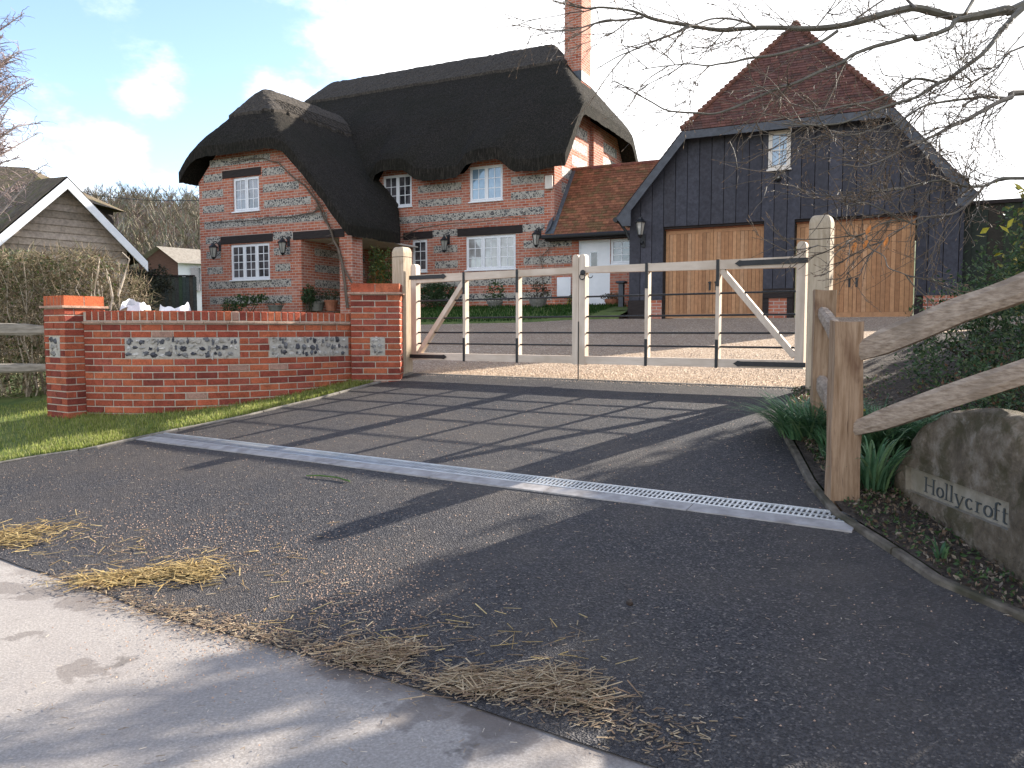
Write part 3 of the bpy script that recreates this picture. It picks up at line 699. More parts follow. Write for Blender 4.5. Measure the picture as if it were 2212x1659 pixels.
def courses(b, path, s0, s1, z0, z1, skips, out=0., bw=.225, start=0, dirn=1):
    """stretcher bond of real bricks on the outer face; top course ends at z1"""
    n_ = int((z1 - z0) / .075 + .999)
    for r in range(n_):
        zt = z1 - r * .075 - .011; zb = zt - .063; off = (r + start) % 2 * bw / 2; q = s0 - off
        while q < s1 - .01:
            e = min(q + bw - .012, s1); a = max(q, s0); L = rr(-.003, .003)
            spans = [(a, e)]
            for (k0, k1, y0, y1) in skips:
                if y0 < (zb + zt) / 2 < y1:
                    ns = []
                    for u, v in spans:
                        if v <= k0 or u >= k1: ns.append((u, v))
                        else:
                            if u < k0 - .02: ns.append((u, k0 - .008))
                            if v > k1 + .02: ns.append((k1 + .008, v))
                    spans = ns
            for u, v in spans:
                if v - u > .02: pathbox(b, path, u, v, -.03, out + L * .5 + .002, zb + L * .3, zt + L * .3, bcol(), .0035)
            q += bw
def flintpanel(root, path, s0, s1, z0, z1, seed):
    random.seed(seed); b = MB(); K = max(2, int((s1 - s0) / .08))
    for k in range(K): pathbox(b, path, s0 + (s1 - s0) * k / K, s0 + (s1 - s0) * (k + 1) / K, -.03, -.001, z0, z1)
    o = b.build('flint_panel', 'mortarf', root); b = MB(); q = s0 + .03; rows = 3 if s1 - s0 > .2 else 3
    for r in range(rows):
        q = s0 + rr(.025, .05); zc = z0 + (z1 - z0) * (r + .5) / rows
        while q < s1 - .03:
            p = path.at(q, -.004); rx = rr(.012, .044); rz = rr(.016, .036); d = random.choice(((.03, .03, .04), (.06, .06, .07), (.11, .11, .12), (.2, .19, .18), (.38, .36, .33), (.46, .43, .39), (.30, .27, .23)))
            b.blob((p.x, p.y, zc + rr(-.018, .018)), rx, .016, rz, d, rr(0, 99), .42, 9, 6); q += rx * rr(1.5, 2.2) + .008
    f = b.build('flints', 'flint', o)
WP = Path([(-4.68, 8.72), (-4.15, 8.64), (-3.6, 8.68), (-3.05, 8.88), (-2.5, 9.3), (-1.90, 9.96)])
wroot = thing('brick_wall', 'curved red brick boundary wall with flint panels and two piers beside the gate', 'wall', (-3.3, 8.9, .5))
ZC = 1.475; random.seed(2)
panels = [(WP.px(270), WP.px(517), 1.10, 1.325), (WP.px(583), WP.px(753), 1.10, 1.325)]
b = MB(); courses(b, WP, 0, WP.L, .35, ZC, panels); b.build('brickwork', 'bricks', wroot)
b = MB()
for k in range(30): pathbox(b, WP, WP.L * k / 30, WP.L * (k + 1) / 30, -.21, -.006, .2, ZC)
b.build('mortar_core', 'mortar', wroot)
for i, (s0, s1, z0, z1) in enumerate(panels): flintpanel(wroot, WP, s0, s1, z0, z1, 40 + i)
random.seed(8); b = MB(); q = .03
while q < WP.L - .02:                                       # bricks on edge
    pathbox(b, WP, q, min(q + .069, WP.L), -.215, .006 + rr(-.002, .002), ZC + .034, ZC + .138 + rr(-.002, .002), bcol(), .008); q += .0795
b.build('coping', 'bricks', wroot)
b = MB()
for k in range(30): pathbox(b, WP, WP.L * k / 30, WP.L * (k + 1) / 30, -.20, -.002, ZC + .025, ZC + .128)
b.build('coping_mortar', 'mortar', wroot)
b = MB(); q = 0
while q < WP.L: pathbox(b, WP, q, min(q + .262, WP.L), -.24, .028, ZC, ZC + .024, (.40, .27, .2), .004); q += .265
b.build('creasing_tiles', 'bricks', wroot)
def pier(cx_, cy_, al, size, zb, zt, panel, seed, capn):
    """cx,cy: corner nearest the camera; faces run along al and al+90"""
    random.seed(seed); d = Vector((math.cos(al), math.sin(al), 0)); e = Vector((-d.y, d.x, 0)); c = Vector((cx_, cy_, 0))
    faces = [Path([tuple((c + e * size).xy), tuple(c.xy)]), Path([tuple(c.xy), tuple((c + d * size).xy)]), Path([tuple((c + d * size).xy), tuple((c + d * size + e * size).xy)]), Path([tuple((c + d * size + e * size).xy), tuple((c + e * size).xy)])]
    b = MB()
    for i, f in enumerate(faces): courses(b, f, 0.002, size - .002, zb, zt, [panel[1]] if i == panel[0] else [], 0., size / 2, i % 2)
    o = b.build('pier', 'bricks', wroot); b = MB(); k = .006
    cc = c + (d + e) * size / 2; b.obox((*cc.xy, (zb + zt) / 2 + .06), d * (size / 2 - k), e * (size / 2 - k), (0, 0, (zt - zb) / 2 + .06)); b.build('pier_core', 'mortar', o)
    b = MB(); b.obox((*cc.xy, zt + .012), d * (size / 2 + .03), e * (size / 2 + .03), (0, 0, .012), (.42, .27, .2)); b.build('pier_creasing', 'bricks', o)
    b = MB(); n_ = capn; w = size / n_
    for i in range(n_): 
        for j in range(2): 
            q = c + e * (w * (i + .5)) + d * (size * (j + .5) / 2); b.obox((*q.xy, zt + .078), e * (w / 2 - .005), d * (size / 4 - .005), (0, 0, .053), bcol() if seed != 31 else (.47, .12, .05))  # left pier coping: sunlit orange painted into the brick colour
    b.build('pier_coping', 'bricks', o)
    b = MB(); b.obox((*cc.xy, zt + .07), d * (size / 2 - k), e * (size / 2 - k), (0, 0, .05)); b.build('pier_coping_mortar', 'mortar', o)
    return faces, o
fc, po = pier(-4.80, 8.56, R(55.6), .445, .25, 1.645, (0, (.10, .33, 1.10, 1.325)), 31, 6)
flintpanel(wroot, fc[0], .13, .33, 1.10, 1.325, 51)
ca = (-1.98, 9.80)
fc, po = pier(ca[0], ca[1], R(2), .60, .6, 1.845, (1, (.24, .41, 1.10, 1.325)), 33, 8)
flintpanel(wroot, fc[1], .24, .41, 1.10, 1.325, 52)
# ------------------------------------------------------------------ left fence rails
def rail(name, label, p, q, w, h, mat, group=None, bend=.03, seed=0, twist=0.):
    b = MB(); n_ = 14; vs = []; p = Vector(p); q = Vector(q); d = (q - p).normalized(); s_ = d.cross(Vector((0, 0, 1))).normalized(); u = s_.cross(d)
    for i in range(n_ + 1):
        t = i / n_; c = p.lerp(q, t) + u * bend * noise.noise(Vector((t * 2.3, seed, 0))) * 2 + s_ * bend * .4 * noise.noise(Vector((t * 2, seed, 4)))
        k = 1 - .35 * max(0, 1 - t / .15) - .35 * max(0, 1 - (1 - t) / .15); k2 = 1 + .35 * noise.noise(Vector((t * 2.2, seed, 9)))
        prof = [(-.5, -.3), (-.25, -.5), (.3, -.48), (.5, -.2), (.46, .3), (.15, .5), (-.35, .46), (-.5, .15)]
        for a, c2 in prof:
            jj = 1 + .12 * noise.noise(Vector((t * 7, a * 5, seed + c2))); vs.append(c + s_ * a * w * k * jj + u * c2 * h * k * k2 * jj)
    fs = [tuple(range(7, -1, -1)), tuple(range(n_ * 8, n_ * 8 + 8))]
    for i in range(n_):
        for j in range(8): q2 = (j + 1) % 8; fs.append((i * 8 + j, i * 8 + q2, i * 8 + 8 + q2, i * 8 + 8 + j)[::-1] if False else (i * 8 + j, i * 8 + q2, i * 8 + 8 + q2, i * 8 + 8 + j))
    b.add(vs, fs); return b
def zpx(y, Y): return H + (714 - y) / F * Y
fl = thing('rail_fence', 'weathered grey rail fence running left from the brick pier', 'fence', (-6.2, 8.9, .4))
rail('rail', '', (-5.0, 8.86, 1.40), (-7.6, 8.5, 1.42), .07, .105, 'greyrail', seed=3).build('rail', 'greyrail', fl)
rail('rail', '', (-5.0, 8.86, 1.00), (-7.6, 8.5, .97), .07, .10, 'greyrail', seed=6).build('rail', 'greyrail', fl)
b = MB(); b.box(-7.75, -7.6, 8.42, 8.56, .1, 1.6, bev=.015); b.build('fence_post', 'greyrail', fl)
# ------------------------------------------------------------------ right cleft fence
fr = thing('cleft_fence', 'brown cleft oak post and rail fence beside the daffodils and carved stone', 'fence', (2.0, 4.75, .4))
def cleftpost(x, y, w, dp, zb, zt, al, seed, taper=0.):
    b = MB(); n_ = 12; vs = []; prof = [(-.5, -.5), (0, -.52), (.5, -.5), (.52, 0), (.5, .5), (0, .48), (-.5, .5), (-.5, 0)]
    for i in range(n_ + 1):
        t = i / n_; z = zb + (zt - zb) * t; ww = w * (1 + taper * (1 - t)) * (1 + .10 * noise.noise(Vector((t * 3, seed, 0))))
        for a, c in prof:
            jj = 1 + .10 * noise.noise(Vector((t * 5, a * 3 + seed, c * 3)))
            lx, ly = a * ww * jj, c * dp * jj; top = rr(-.008, .008) if i == n_ else 0
            vs.append((x + lx * math.cos(al) - ly * math.sin(al), y + lx * math.sin(al) + ly * math.cos(al), z + top))
    fs = [tuple(range(n_ * 8, n_ * 8 + 8))]
    for i in range(n_):
        for j in range(8): q = (j + 1) % 8; fs.append((i * 8 + j, i * 8 + q, i * 8 + 8 + q, i * 8 + 8 + j))
    b.add(vs, fs); return b
random.seed(4)
cleftpost(1.955, 4.66, .165, .11, .2, 1.455, R(-6), 2, .02).build('fence_post', 'cleft', fr)
cleftpost(2.335, 5.98, .15, .12, .3, 1.70, R(-14), 5).build('fence_post', 'cleft', fr)
cleftpost(2.80, 3.35, .16, .11, .3, 2.0, R(-40), 9).build('fence_post', 'cleft', fr)
for nm, p, q, w, h, s_ in (('rail', (2.32, 6.0, 1.54), (1.99, 4.74, 1.30), .075, .13, 1), ('rail', (2.32, 6.0, 1.02), (1.99, 4.74, .84), .075, .15, 2),
                         ('rail', (1.98, 4.68, 1.25), (2.8, 3.38, 1.855), .06, .135, 4), ('rail', (1.97, 4.66, .81), (2.8, 3.38, 1.44), .06, .125, 8)):
    rail('rail', '', p, q, w, h, 'cleftrail', bend=.012, seed=s_).build('rail', 'cleftrail', fr)
# ------------------------------------------------------------------ carved name stone
def stonemat():
    m, t, b = newmat('mossy_sandstone'); v = vec(t)
    n1 = noi(t, v, 9, 9, .72); n2 = noi(t, v, 5, 8, .68, .4); n3 = noi(t, v, 70, 5, .75); n4 = noi(t, v, 13, 7, .7)
    col = ramp(t, n1, [(.3, (.08, .062, .045)), (.5, (.18, .14, .10)), (.70, (.34, .29, .235))])
    col = mixc(t, ramp(t, n2, [(.48, (0, 0, 0)), (.60, (.85, .85, .85))]), col, (.07, .06, .03))
    col = mixc(t, ramp(t, n4, [(.6, (0, 0, 0)), (.7, (.6, .6, .6))]), col, (.33, .30, .25))
    col = mixc(t, mth(t, 'MULTIPLY', n3, .4), col, (.06, .05, .035))
    t.links.new(col, b.inputs['Base Color']); b.inputs['Roughness'].default_value = .93; b.inputs['Specular IOR Level'].default_value = .15
    bump(t, b, mth(t, 'ADD', n1, mth(t, 'MULTIPLY', n3, .5)), .02); return m
MT['stone'] = stonemat(); MT['stonecut'] = mottle('cut_sandstone', (.21, .18, .135), (.30, .26, .205), 18, .92, .004, s2=5, c3=(.20, .17, .12))
sr = thing('name_stone', 'mossy sandstone boulder carved with the house name standing in the bed', 'carved stone', (2.3, 3.7, .3))
# face plane: runs nearly away from the camera; u = along the face (towards the camera), n = facing the drive
SX = 2.26
def onface(px, py):      # pixel on the vertical plane x = SX + .03*(y-4)
    r = ray(px, py); t = (SX - .12) / (r.x - .03 * r.y); p = Vector((0, 0, H)) + r * t; return p
outline = [(1908, 1165), (1905, 1110), (1921, 1068), (1935, 1020), (1960, 975), (1998, 925), (2030, 900), (2080, 893), (2130, 893), (2172, 905), (2195, 950), (2215, 1010), (2260, 1060), (2300, 1150), (2310, 1310), (2200, 1275), (2080, 1235), (1970, 1195)]
FO = [onface(*p) for p in outline]
yc = sum(p.y for p in FO) / len(FO); zc = sum(p.z for p in FO) / len(FO)
def inset(pts, k, dx): return [Vector((p.x + dx, yc + (p.y - yc) * k, zc + (p.z - zc) * k)) for p in pts]
# recess panel corners from the photo
PA, PB, PC, PD = onface(1956, 1005), onface(2180, 1086), onface(2178, 1146), onface(1956, 1057)
pl = [PA, PB, PC, PD]
b = MB(); n_ = len(FO)
loops = [inset(FO, 1.0, .0), inset(FO, 1.04, .04), inset(FO, 1.04, .15), inset(FO, .95, .26), inset(FO, .6, .31)]
vs = [tuple(p) for l in loops for p in l]; fs = []
for k in range(4):
    for i in range(n_): j = (i + 1) % n_; fs.append((k * n_ + i, (k + 1) * n_ + i, (k + 1) * n_ + j, k * n_ + j))
fs.append(tuple(4 * n_ + i for i in range(n_)))
tri = tessellate_polygon([[Vector((p.y, p.z, 0)) for p in FO], [Vector((p.y, p.z, 0)) for p in pl]])
allp = FO + pl; m0 = len(vs); vs += [tuple(p) for p in allp]; fs += [tuple(m0 + i for i in t) for t in tri]
b.add(vs, fs); so_ = b.build('boulder', 'stone', sr)
import bmesh
bm = bmesh.new(); bm.from_mesh(so_.data); bmesh.ops.remove_doubles(bm, verts=bm.verts, dist=.0005)
bmesh.ops.triangulate(bm, faces=bm.faces)
for _ in range(3):
    ed_ = [e for e in bm.edges if e.calc_length() > .05]
    bmesh.ops.subdivide_edges(bm, edges=ed_, cuts=1, use_grid_fill=False); bmesh.ops.triangulate(bm, faces=bm.faces)
off = Vector(META['name_stone']['o'])
def near_panel(w):
    y0, y1 = min(p.y for p in pl) - .03, max(p.y for p in pl) + .03
    k = (w.y - PA.y) / (PB.y - PA.y); k = max(0, min(1, k)); zt_ = PA.z + (PB.z - PA.z) * k; zb_ = PD.z + (PC.z - PD.z) * k
    return y0 < w.y < y1 and zb_ - .03 < w.z < zt_ + .03 and w.x < SX + .12
for v in bm.verts:
    w = v.co + off
    if near_panel(w): continue
    v.co += Vector((noise.noise(w * 5) * .030 + abs(noise.noise(w * 11)) * -.012 + noise.noise(w * 28) * .006, noise.noise(w * 4 + Vector((7, 0, 0))) * .02, noise.noise(w * 5 + Vector((0, 9, 0))) * .022))
bmesh.ops.recalc_face_normals(bm, faces=bm.faces); bm.to_mesh(so_.data); bm.free(); so_.data.polygons.foreach_set('use_smooth', [True] * len(so_.data.polygons))
b = MB(); dp = Vector((.03, 0, 0)); q = [p + dp for p in pl]
b.add([tuple(p) for p in pl + q], [(4, 5, 6, 7), (0, 1, 5, 4), (1, 2, 6, 5), (2, 3, 7, 6), (3, 0, 4, 7)]); b.build('name_panel', 'stonecut', sr)
MT['ink'] = mottle('carved_letters', (.04, .045, .045), (.07, .075, .072), 60, .9, 0)
# serifed roman letters drawn stroke by stroke: thick stems, thin curves, slab serifs
LT = []
def stem(x, y0, y1, w=.075, sf=(1, 1)):
    LT.append((x - w / 2, x + w / 2, y0, y1))
    if sf[0]: LT.append((x - .115, x + .115, y0, y0 + .028))
    if sf[1]: LT.append((x - .115 if sf[1] != 2 else x - .10, x + .115 if sf[1] == 1 else x, y1 - .03, y1))
def arc(cx_, cy_, rx, ry, t0, t1):
    n_ = 18
    for i in range(n_):
        a, c = t0 + (t1 - t0) * i / n_, t0 + (t1 - t0) * (i + 1) / n_
        def P_(t, s): k = .020 + .026 * abs(math.cos(t)); return (cx_ + (rx + s * k) * math.cos(t), cy_ + (ry + s * k) * math.sin(t))
        LT.append([P_(a, -1), P_(a, 1), P_(c, 1), P_(c, -1)])
def line(p, q, w):
    v = Vector((q[0] - p[0], q[1] - p[1])); v.normalize(); nx, ny = -v.y * w / 2, v.x * w / 2; LT.append([(p[0] - nx, p[1] - ny), (q[0] - nx, q[1] - ny), (q[0] + nx, q[1] + ny), (p[0] + nx, p[1] + ny)])
stem(.12, 0, .70); stem(.60, 0, .70); LT.append((.12, .60, .34, .375))
arc(1.02, .23, .185, .215, 0, 6.2832); stem(1.39, 0, .74, sf=(1, 2)); stem(1.68, 0, .74, sf=(1, 2))
line((1.92, .44), (2.12, .0), .07); line((2.33, .44), (2.06, -.17), .035); LT.append((1.84, 2.02, .425, .45)); LT.append((2.24, 2.42, .425, .45)); arc(2.0, -.15, .045, .045, 0, 6.28)
arc(2.68, .23, .17, .215, .75, 5.55); stem(3.08, 0, .45, sf=(1, 2)); arc(3.22, .33, .11, .10, .9, 2.9)
arc(3.62, .23, .185, .215, 0, 6.2832); stem(3.99, 0, .60, sf=(1, 0)); arc(4.10, .60, .11, .12, .6, 3.14); LT.append((3.88, 4.17, .41, .44))
stem(4.38, .06, .60, sf=(0, 0)); LT.append((4.28, 4.54, .41, .44)); arc(4.47, .10, .09, .09, 3.14, 5.3)
lL, lR = onface(1985, 1061), onface(2164, 1134); ux = (lR - lL); sc_ = ux.length / 4.55; ux = ux.normalized(); H_ = (onface(1985, 1028) - onface(1985, 1061)).z / .72
b = MB()
for i, s_ in enumerate(LT):
    if isinstance(s_, tuple): x0, x1, y0, y1 = s_; s_ = [(x0, y0), (x1, y0), (x1, y1), (x0, y1)]
    e = .0001 * (i % 23); P0 = [lL + ux * x * sc_ + Vector((0, 0, y * H_)) + Vector((.0285 - e, 0, 0)) for x, y in s_]
    q = [p + Vector((-.002, 0, 0)) for p in P0]; b.add([tuple(p) for p in P0 + q], [(4, 5, 6, 7), (0, 1, 5, 4), (1, 2, 6, 5), (2, 3, 7, 6), (3, 0, 4, 7)])
b.build('lettering', 'ink', sr)
# ------------------------------------------------------------------ thatched cottage
HB = 2.02
hs_ = thing('thatched_cottage', 'red brick cottage with flint bands under a dark thatched roof', 'house', (-13.5, 20.34, HB), TH)
DW, DM, DG = 17.17, 20.34, 17.95
def smin(vals, k=.35):
    m = min(vals); return m - k * math.log(sum(math.exp(-(v - m) / k) for v in vals)) + k * math.log(1.0)
# eyebrow profile of the front eave: bottom lip height
EV = [hit(x, y, 19.9) for x, y in ((781, 403), (799, 402), (811, 376), (825, 370), (869, 366), (882, 375), (894, 387), (912, 391), (950, 389), (987, 384), (1007, 355), (1027, 349), (1069, 344), (1082, 347), (1096, 362), (1110, 372), (1150, 370), (1201, 360))]
EV = [(-99, 5.75)] + [(a, z) for a, z in EV] + [(99, 5.78)]
def lip(a):
    for (a0, z0), (a1, z1) in zip(EV, EV[1:]):
        if a0 <= a <= a1: return z0 + (z1 - z0) * (a - a0) / (a1 - a0)
    return 5.75
def lips(a): return sum(lip(a + k * .035) for k in (-1, 0, 1)) / 3
def mainz(a, d):
    if d < 21.3: f = 6.12 + (d - 19.9) * 1.28
    else: f = 7.91 + (d - 21.3) * 1.05
    f += (lips(a) - 5.75) * max(0, 1 - (d - 19.9) / 1.35) ** 1.2
    bk = 6.12 + (27.1 - d) * 1.2
    rt = 7.85 + (-8.3 - a) * 1.27; lf = 7.4 + (a + 21.4) * 1.25
    return smin((f, bk, rt, lf), .09) + .04
def wingz(a, d):
    rt = 4.20 + (-13.15 - a) * 1.06 + .12 * math.sin(math.pi * max(0, min(1, (-13.15 - a) / 3.85)))
    lf = 5.80 + (a + 19.35) * 1.22; hp = 6.62 + (d - 16.8) * 1.35
    return smin((rt, lf, hp), .15) + .09
def thatch(name, fz, a0, a1, d0, d1, step, th=.34, keep=None, lift=0, mat='thatch', parent=None, ragged=.012, drop=None, under=True):
    na = int((a1 - a0) / step) + 1; nd = int((d1 - d0) / step) + 1; idx = {}; b = MB(); bot = {}
    def P_(i, j):
        a = a0 + (a1 - a0) * i / na; d = d0 + (d1 - d0) * j / nd; e = min(a - a0, a1 - a, d - d0, d1 - d)
        z = fz(a, d) + lift + .03 * noise.noise(Vector((a * 1.3, d * 1.3, 2))) + ragged * noise.noise(Vector((a * 9, d * 9, 1)))
        if drop: z -= drop * max(0, 1 - e / .22) ** 2
        return a, d, z
    pts = {(i, j): P_(i, j) for i in range(na + 1) for j in range(nd + 1)}
    cells = [(i, j) for i in range(na) for j in range(nd) if keep is None or keep((pts[i, j][0] + pts[i + 1, j + 1][0]) / 2, (pts[i, j][1] + pts[i + 1, j + 1][1]) / 2)]
    cs = set(cells)
    def vt(k):
        if k not in idx: idx[k] = len(b.v); b.v.append(pts[k])
        return idx[k]
    def vb(k):
        if k not in bot: a, d, z = pts[k]; bot[k] = len(b.v); b.v.append((a, d, z - th + .02 * noise.noise(Vector((a * 6, d * 6, 3)))))
        return bot[k]
    for i, j in cells:
        q = [(i, j), (i + 1, j), (i + 1, j + 1), (i, j + 1)]; b.f.append(tuple(vt(k) for k in q)); b.c.append(None)
        if under: b.f.append(tuple(vb(k) for k in q[::-1])); b.c.append(None)
        for (di, dj), (p, r) in (((0, -1), (0, 1)), ((1, 0), (1, 2)), ((0, 1), (2, 3)), ((-1, 0), (3, 0))):
            if (i + di, j + dj) not in cs: b.f.append((vt(q[r]), vt(q[p]), vb(q[p]), vb(q[r]))); b.c.append(None)
    return b.build(name, mat, parent, smooth=False)
rf = thatch('thatch_roof', mainz, -21.4, -8.3, 19.9, 27.1, .08, parent=hs_, drop=.07, ragged=.03)
wf = thatch('thatch_roof', wingz, -19.2, -13.1, 16.8, 22.0, .08, parent=hs_, keep=lambda a, d: a < -13.1 - max(0, d - 19.15) * .75, drop=.07, th=.30, ragged=.03)
thatch('ridge_cap', mainz, -21.4, -8.3, 19.9, 27.1, .10, th=.12, lift=.09, mat='ridge', parent=rf, keep=lambda a, d: mainz(a, d) > 9.52 + .0 * math.sin(a), ragged=.03, under=False)
thatch('ridge_cap', wingz, -19.2, -13.1, 16.8, 21.6, .07, th=.10, lift=.08, mat='ridge', parent=wf, keep=lambda a, d: wingz(a, d) > 7.56 + .05 * abs(math.sin(d * 5)), ragged=.045, under=False)
# spars (liggers) pinned along the wing ridge
b = MB()
for k in range(14):
    d = 18.0 + k * .25
    for u, v in (((-16.55, d), (-16.2, d + .25)), ((-16.2, d), (-16.55, d + .25))):
        b.tube([(u[0], u[1], wingz(*u) + .13), (v[0], v[1], wingz(*v) + .13)], .012, 4)
for aa in (-16.55, -16.2): b.tube([(aa, 18.0 + .25 * k, wingz(aa, 18.0 + .25 * k) + .135) for k in range(15)], .013, 4)
b.build('ridge_spars', 'ridge', wf)
def wallface(b, outer, holes, y, reveal=.11, flip=False):
    """flat wall at local depth y with real openings; outer and holes are (a,z) lists"""
    P_ = outer + [p for h in holes for p in h]; tri = tessellate_polygon([[Vector((x, z, 0)) for x, z in outer]] + [[Vector((x, z, 0)) for x, z in h] for h in holes])
    b.add([(x, y, z) for x, z in P_], [tuple(t) for t in tri])
    for h in holes:
        vs = [(x, y, z) for x, z in h] + [(x, y + reveal, z) for x, z in h]; n_ = len(h)
        b.add(vs, [(i, (i + 1) % n_, n_ + (i + 1) % n_, n_ + i) for i in range(n_)])
def rect(a0, a1, z0, z1): return [(a0, z0), (a1, z0), (a1, z1), (a0, z1)]
# windows: (name, plane, a0,a1,z0,z1, casements, rows, glass)
WW = [(DW, -17.46, -16.46, 4.79, 5.75, 2, 3, 'glass'), (DW, -17.61, -16.12, 2.85, 3.87, 3, 4, 'glassdark')]
WM = [(DM, -14.50, -13.45, 5.13, 6.10, 2, 3, 'glassdark'), (DM, -11.47, -10.39, 5.10, 6.10, 2, 3, 'glassblue'), (DM, -13.46, -12.92, 3.16, 4.12, 1, 3, 'glassdark'), (DM, -11.60, -9.98, 3.15, 4.12, 3, 3, 'glassm')]
b = MB()
porch = rect(-14.98, -13.67, HB - .3, 3.88)
out = [(-18.8, HB - .5), (-14.98, HB - .5), (-14.98, 3.88), (-13.67, 3.88), (-13.67, HB - .5), (-13.25, HB - .5), (-13.25, 4.10), (-13.45, 4.22), (-15.65, 6.38), (-15.9, 6.52), (-18.0, 6.55), (-18.8, 5.72)]
wallface(b, out, [rect(w[1], w[2], w[3], w[4]) for w in WW], DW)
b.build('front_wall', 'brick', hs_)
b = MB()      # rest of the wing: left side, porch cheeks, pillar, porch ceiling
b.add([(-18.8, DW, HB - .5), (-18.8, DM + 6.2, HB - .5), (-18.8, DM + 6.2, 5.75), (-18.8, DW, 5.75)], [(3, 2, 1, 0)])
b.add([(-14.98, DW, HB - .5), (-14.98, DM, HB - .5), (-14.98, DM, 3.95), (-14.98, DW, 3.95)], [(0, 1, 2, 3)])
b.box(-13.67, -13.25, DW + .003, DW + .45, HB - .5, 4.05)
b.add([(-13.25, DW + .002, 3.9), (-13.25, 19.1, 3.9), (-13.25, 19.1, 4.2), (-13.25, DW + .002, 4.2)], [(0, 1, 2, 3)])
b.build('side_wall', 'brick', hs_)
b = MB(); b.box(-14.98, -13.25, DW + .12, DM, 3.88, 3.92); b.build('porch_ceiling', 'cream', hs_)
b = MB()      # main front wall
top = [(-8.8, HB - .5)] + [(-8.8, 5.98)]
aa = -8.9
while aa > -15.6: top.append((aa, lips(aa) + .20)); aa -= .12
top += [(-15.6, 5.9), (-15.6, HB - .5)]
out = top[::-1]
DOOR = rect(-15.35, -14.45, HB + .05, 4.02)
wallface(b, out, [rect(w[1], w[2], w[3], w[4]) for w in WM] + [DOOR], DM)
b.build('front_wall', 'brick', hs_)
b = MB()      # right gable
gp = [(DM, HB - .5), (DM, 6.0)] + [(d, min(mainz(-8.8, d), 7.9) - .18) for d in (20.6, 21.0, 21.4, 21.8, 23.5, 25.2, 25.6, 26.0, 26.4)] + [(26.6, 6.0), (26.6, HB - .5)]
b.add([(-8.8, d, z) for d, z in gp], [tuple(range(len(gp)))[::-1]])
b.add([(-18.8, 26.6, HB - .5), (-8.8, 26.6, HB - .5), (-8.8, 26.6, 6.1), (-18.8, 26.6, 6.1)], [(0, 1, 2, 3)])
b.build('gable_wall', 'brick', hs_)
b = MB(); b.box(-9.1, -8.70, 23.1, 23.95, 5.0, 7.55)      # projecting chimney breast
b.build('chimney_breast', 'brick', hs_)
def band(b, a0, a1, zt, d, h=.215): b = MB(); b.box(a0, a1, d - .004, d + .02, zt - h, zt); b.build('flint_band', 'flintband', hs_)
b = MB()
for zt, spans in ((6.33, [(462, 591)]), (5.93, [(448, 488), (573, 621)]), (5.48, [(444, 489), (574, 651)]), (5.04, [(445, 490), (576, 676)]), (4.58, [(447, 710)]), (4.14, [(449, 480), (593.5, 636)]),
                  (3.71, [(450, 481), (595, 630)]), (3.26, [(451, 484), (597, 630)]), (2.83, [(453, 631)]), (2.38, [(455, 632)])):
    for x0, x1 in spans: band(b, ax(x0, DW), ax(x1, DW), zt, DW)
b = MB()
for zt, spans in ((5.70, [(905, 998), (1104, 1174)]), (5.28, [(906, 998), (1104, 1175)]), (4.83, [(864, 1175)]), (4.37, [(936, 989), (1129, 1176)]), (3.91, [(938, 989), (1131, 1234)]),
                  (3.455, [(940, 990), (1131, 1234)]), (2.90, [(880, 1191)]), (2.46, [(880, 1192)])):
    for x0, x1 in spans: band(b, ax(x0, DM), ax(x1, DM), zt, DM)
def sband(*bx): b = MB(); b.box(*bx); b.build('flint_band', 'flintband', hs_)
for k, zt in enumerate((3.71, 3.26, 2.83, 2.38)): sband(-14.985, -14.976, DW + .55, DM - .3, zt - .215, zt)
for zt in (7.35, 6.9, 6.45, 6.0, 5.55, 5.1): sband(-8.82, -8.795, DM + (.5 if zt < 6.3 else 1.25), 22.8, zt - .29, zt); sband(-8.82, -8.795, 24.2, 26.0 - (.5 if zt > 6.3 else 0), zt - .29, zt)
b = MB()      # oak lintels
for d, x0, x1, z0, z1 in ((DW, 488, 570.5, 5.76, 5.98), (DW, 481, 593, 3.89, 4.115), (DW, 636.5, 747, 3.885, 4.105), (DM, 873, 936, 4.13, 4.35), (DM, 989, 1129, 4.13, 4.36)):
    m_ = MB(); m_.box(ax(x0, d), ax(x1, d), d - .018, d + .10, z0, z1, bev=.012); m_.build('lintel', 'timber', hs_)
